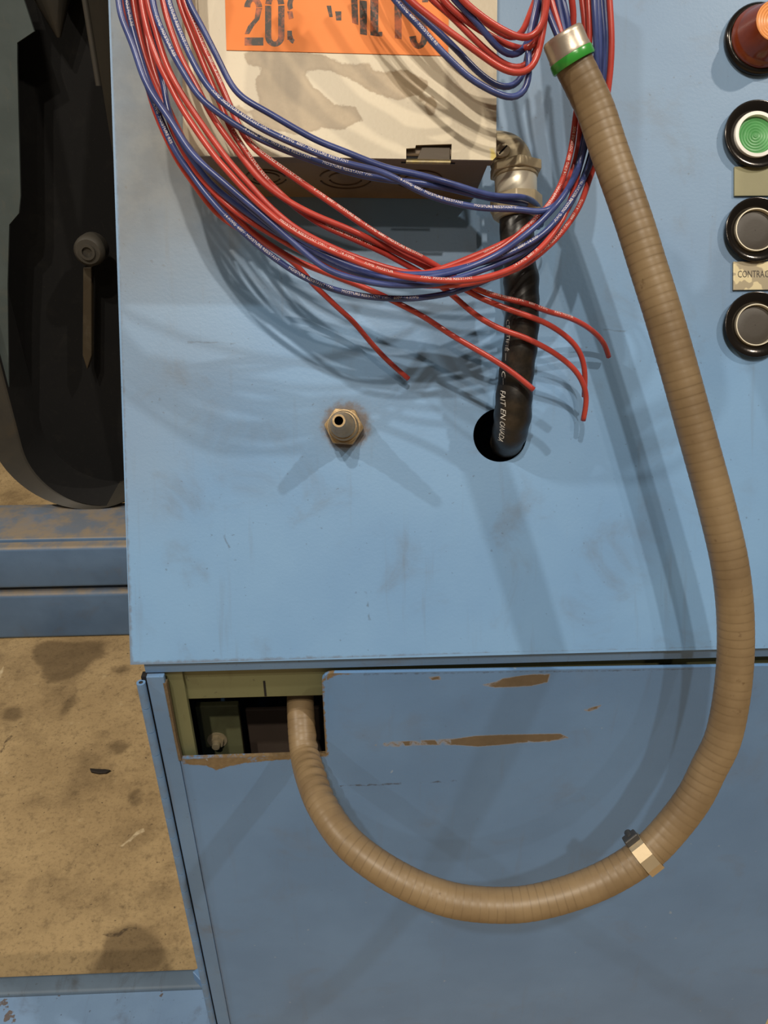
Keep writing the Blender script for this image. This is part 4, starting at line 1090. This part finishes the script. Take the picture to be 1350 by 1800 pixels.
wire('blue', 'plain blue wire highest across the stained box cover, ending round the black conduit',
     [(324, -40), (329, 0), (348, 34), (370, 77), (390, 117), (402, 143), (418, 166), (436, 179), (461, 192), (510, 221), (559, 248), (608, 267), (657, 287), (690, 298), (724, 304), (769, 316), (813, 329), (847, 340), (880, 346), (908, 345), (930, 350), (945, 362), (952, 378), (951, 396)],
     [(0, .110), (.3, .104), (.75, .094), (.92, .074), (1, .018)])
# --- loops crossing the box at the top right
wire('blue', 'blue wire printed white, lowest of the loops over the orange label at top right',
     [(668, -45), (690, -4), (710, 18), (743, 53), (766, 80), (797, 111), (826, 138), (866, 161), (890, 172), (908, 173), (922, 163), (929, 143), (930, 115), (928, 80), (936, 40), (944, 5), (950, -40)],
     [(0, .122), (.5, .114), (.7, .106), (1, .116)], [(700, 6, 770, 84)], .1)
wire('blue', 'plain blue wire, second lowest loop over the orange label at top right',
     [(680, -45), (712, 3), (743, 31), (777, 62), (808, 93), (837, 124), (866, 147), (888, 156), (905, 152), (917, 138), (926, 105), (934, 67), (943, 29), (950, 0), (956, -40)],
     [(0, .116), (.5, .108), (.7, .102), (1, .112)])
wire('red', 'red wire making the lowest red loop at top right, curving under the others',
     [(690, -35), (719, 0), (748, 23), (781, 49), (814, 73), (848, 98), (881, 121), (908, 130), (929, 126), (943, 107), (950, 78), (956, 45), (960, 10), (964, -40)],
     [(0, .124), (.5, .118), (.7, .112), (1, .118)])
wire('red', 'red wire just above the lowest red loop, meeting it beside the blue panel',
     [(728, -40), (759, 0), (786, 21), (814, 49), (843, 78), (868, 100), (892, 117), (914, 122), (932, 110), (944, 84), (952, 55), (957, 20), (960, -40)],
     [(0, .118), (.5, .112), (.7, .106), (1, .114)])
wire('red', 'red wire forming the second loop from the top at upper right',
     [(752, -40), (781, 3), (806, 26), (836, 48), (866, 66), (892, 79), (914, 87), (933, 84), (946, 72), (954, 51), (959, 24), (958, -40)],
     [(0, .120), (.5, .116), (.7, .110), (1, .116)])
wire('blue', 'blue wire dipping between the red loops beside the right edge of the box',
     [(772, -40), (797, -2), (821, 21), (843, 45), (863, 71), (881, 90), (897, 99), (913, 95), (926, 78), (936, 50), (944, 20), (950, -40)],
     [(0, .124), (.5, .117), (.7, .104), (1, .108)])
wire('red', 'topmost red loop at upper right, nearest to the top of the picture',
     [(784, -40), (812, 0), (838, 22), (860, 39), (886, 54), (910, 66), (930, 69), (946, 58), (956, 38), (961, 15), (963, -40)],
     [(0, .126), (.5, .121), (.7, .116), (1, .120)])
wire('red', 'red wire rising steeply at the left of the top right loops',
     [(776, -40), (800, -4), (826, 16), (852, 38), (881, 59), (904, 70), (916, 61), (924, 45), (933, 20), (944, -6), (952, -40)],
     [(0, .115), (.5, .110), (.7, .102), (1, .104)])
# --- wires going into the ferrule
def fw(color, label, pts):
    wire(color, label, pts, [(0, .112), (.5, .110), (1, .106)], None); SPECS[-1]['ferrule'] = True
fw('blue', 'blue wire entering the hose ferrule furthest left', [(943, -45), (955, 0), (966, 28), (978, 58), (984, 72)])
fw('red', 'red wire entering the hose ferrule second from the left', [(960, -45), (968, 0), (976, 25), (984, 52), (989, 68)])
fw('blue', 'blue wire entering the middle of the hose ferrule', [(974, -45), (979, 0), (984, 22), (989, 48), (993, 66)])
fw('blue', 'glossy blue wire entering the hose ferrule second from the right', [(980, -45), (988, 0), (994, 20), (1000, 44), (1000, 64)])
fw('red', 'red wire entering the hose ferrule furthest right', [(1000, -45), (1005, 0), (1008, 20), (1010, 42), (1004, 62)])
build_wires()
bpy.context.view_layer.update()
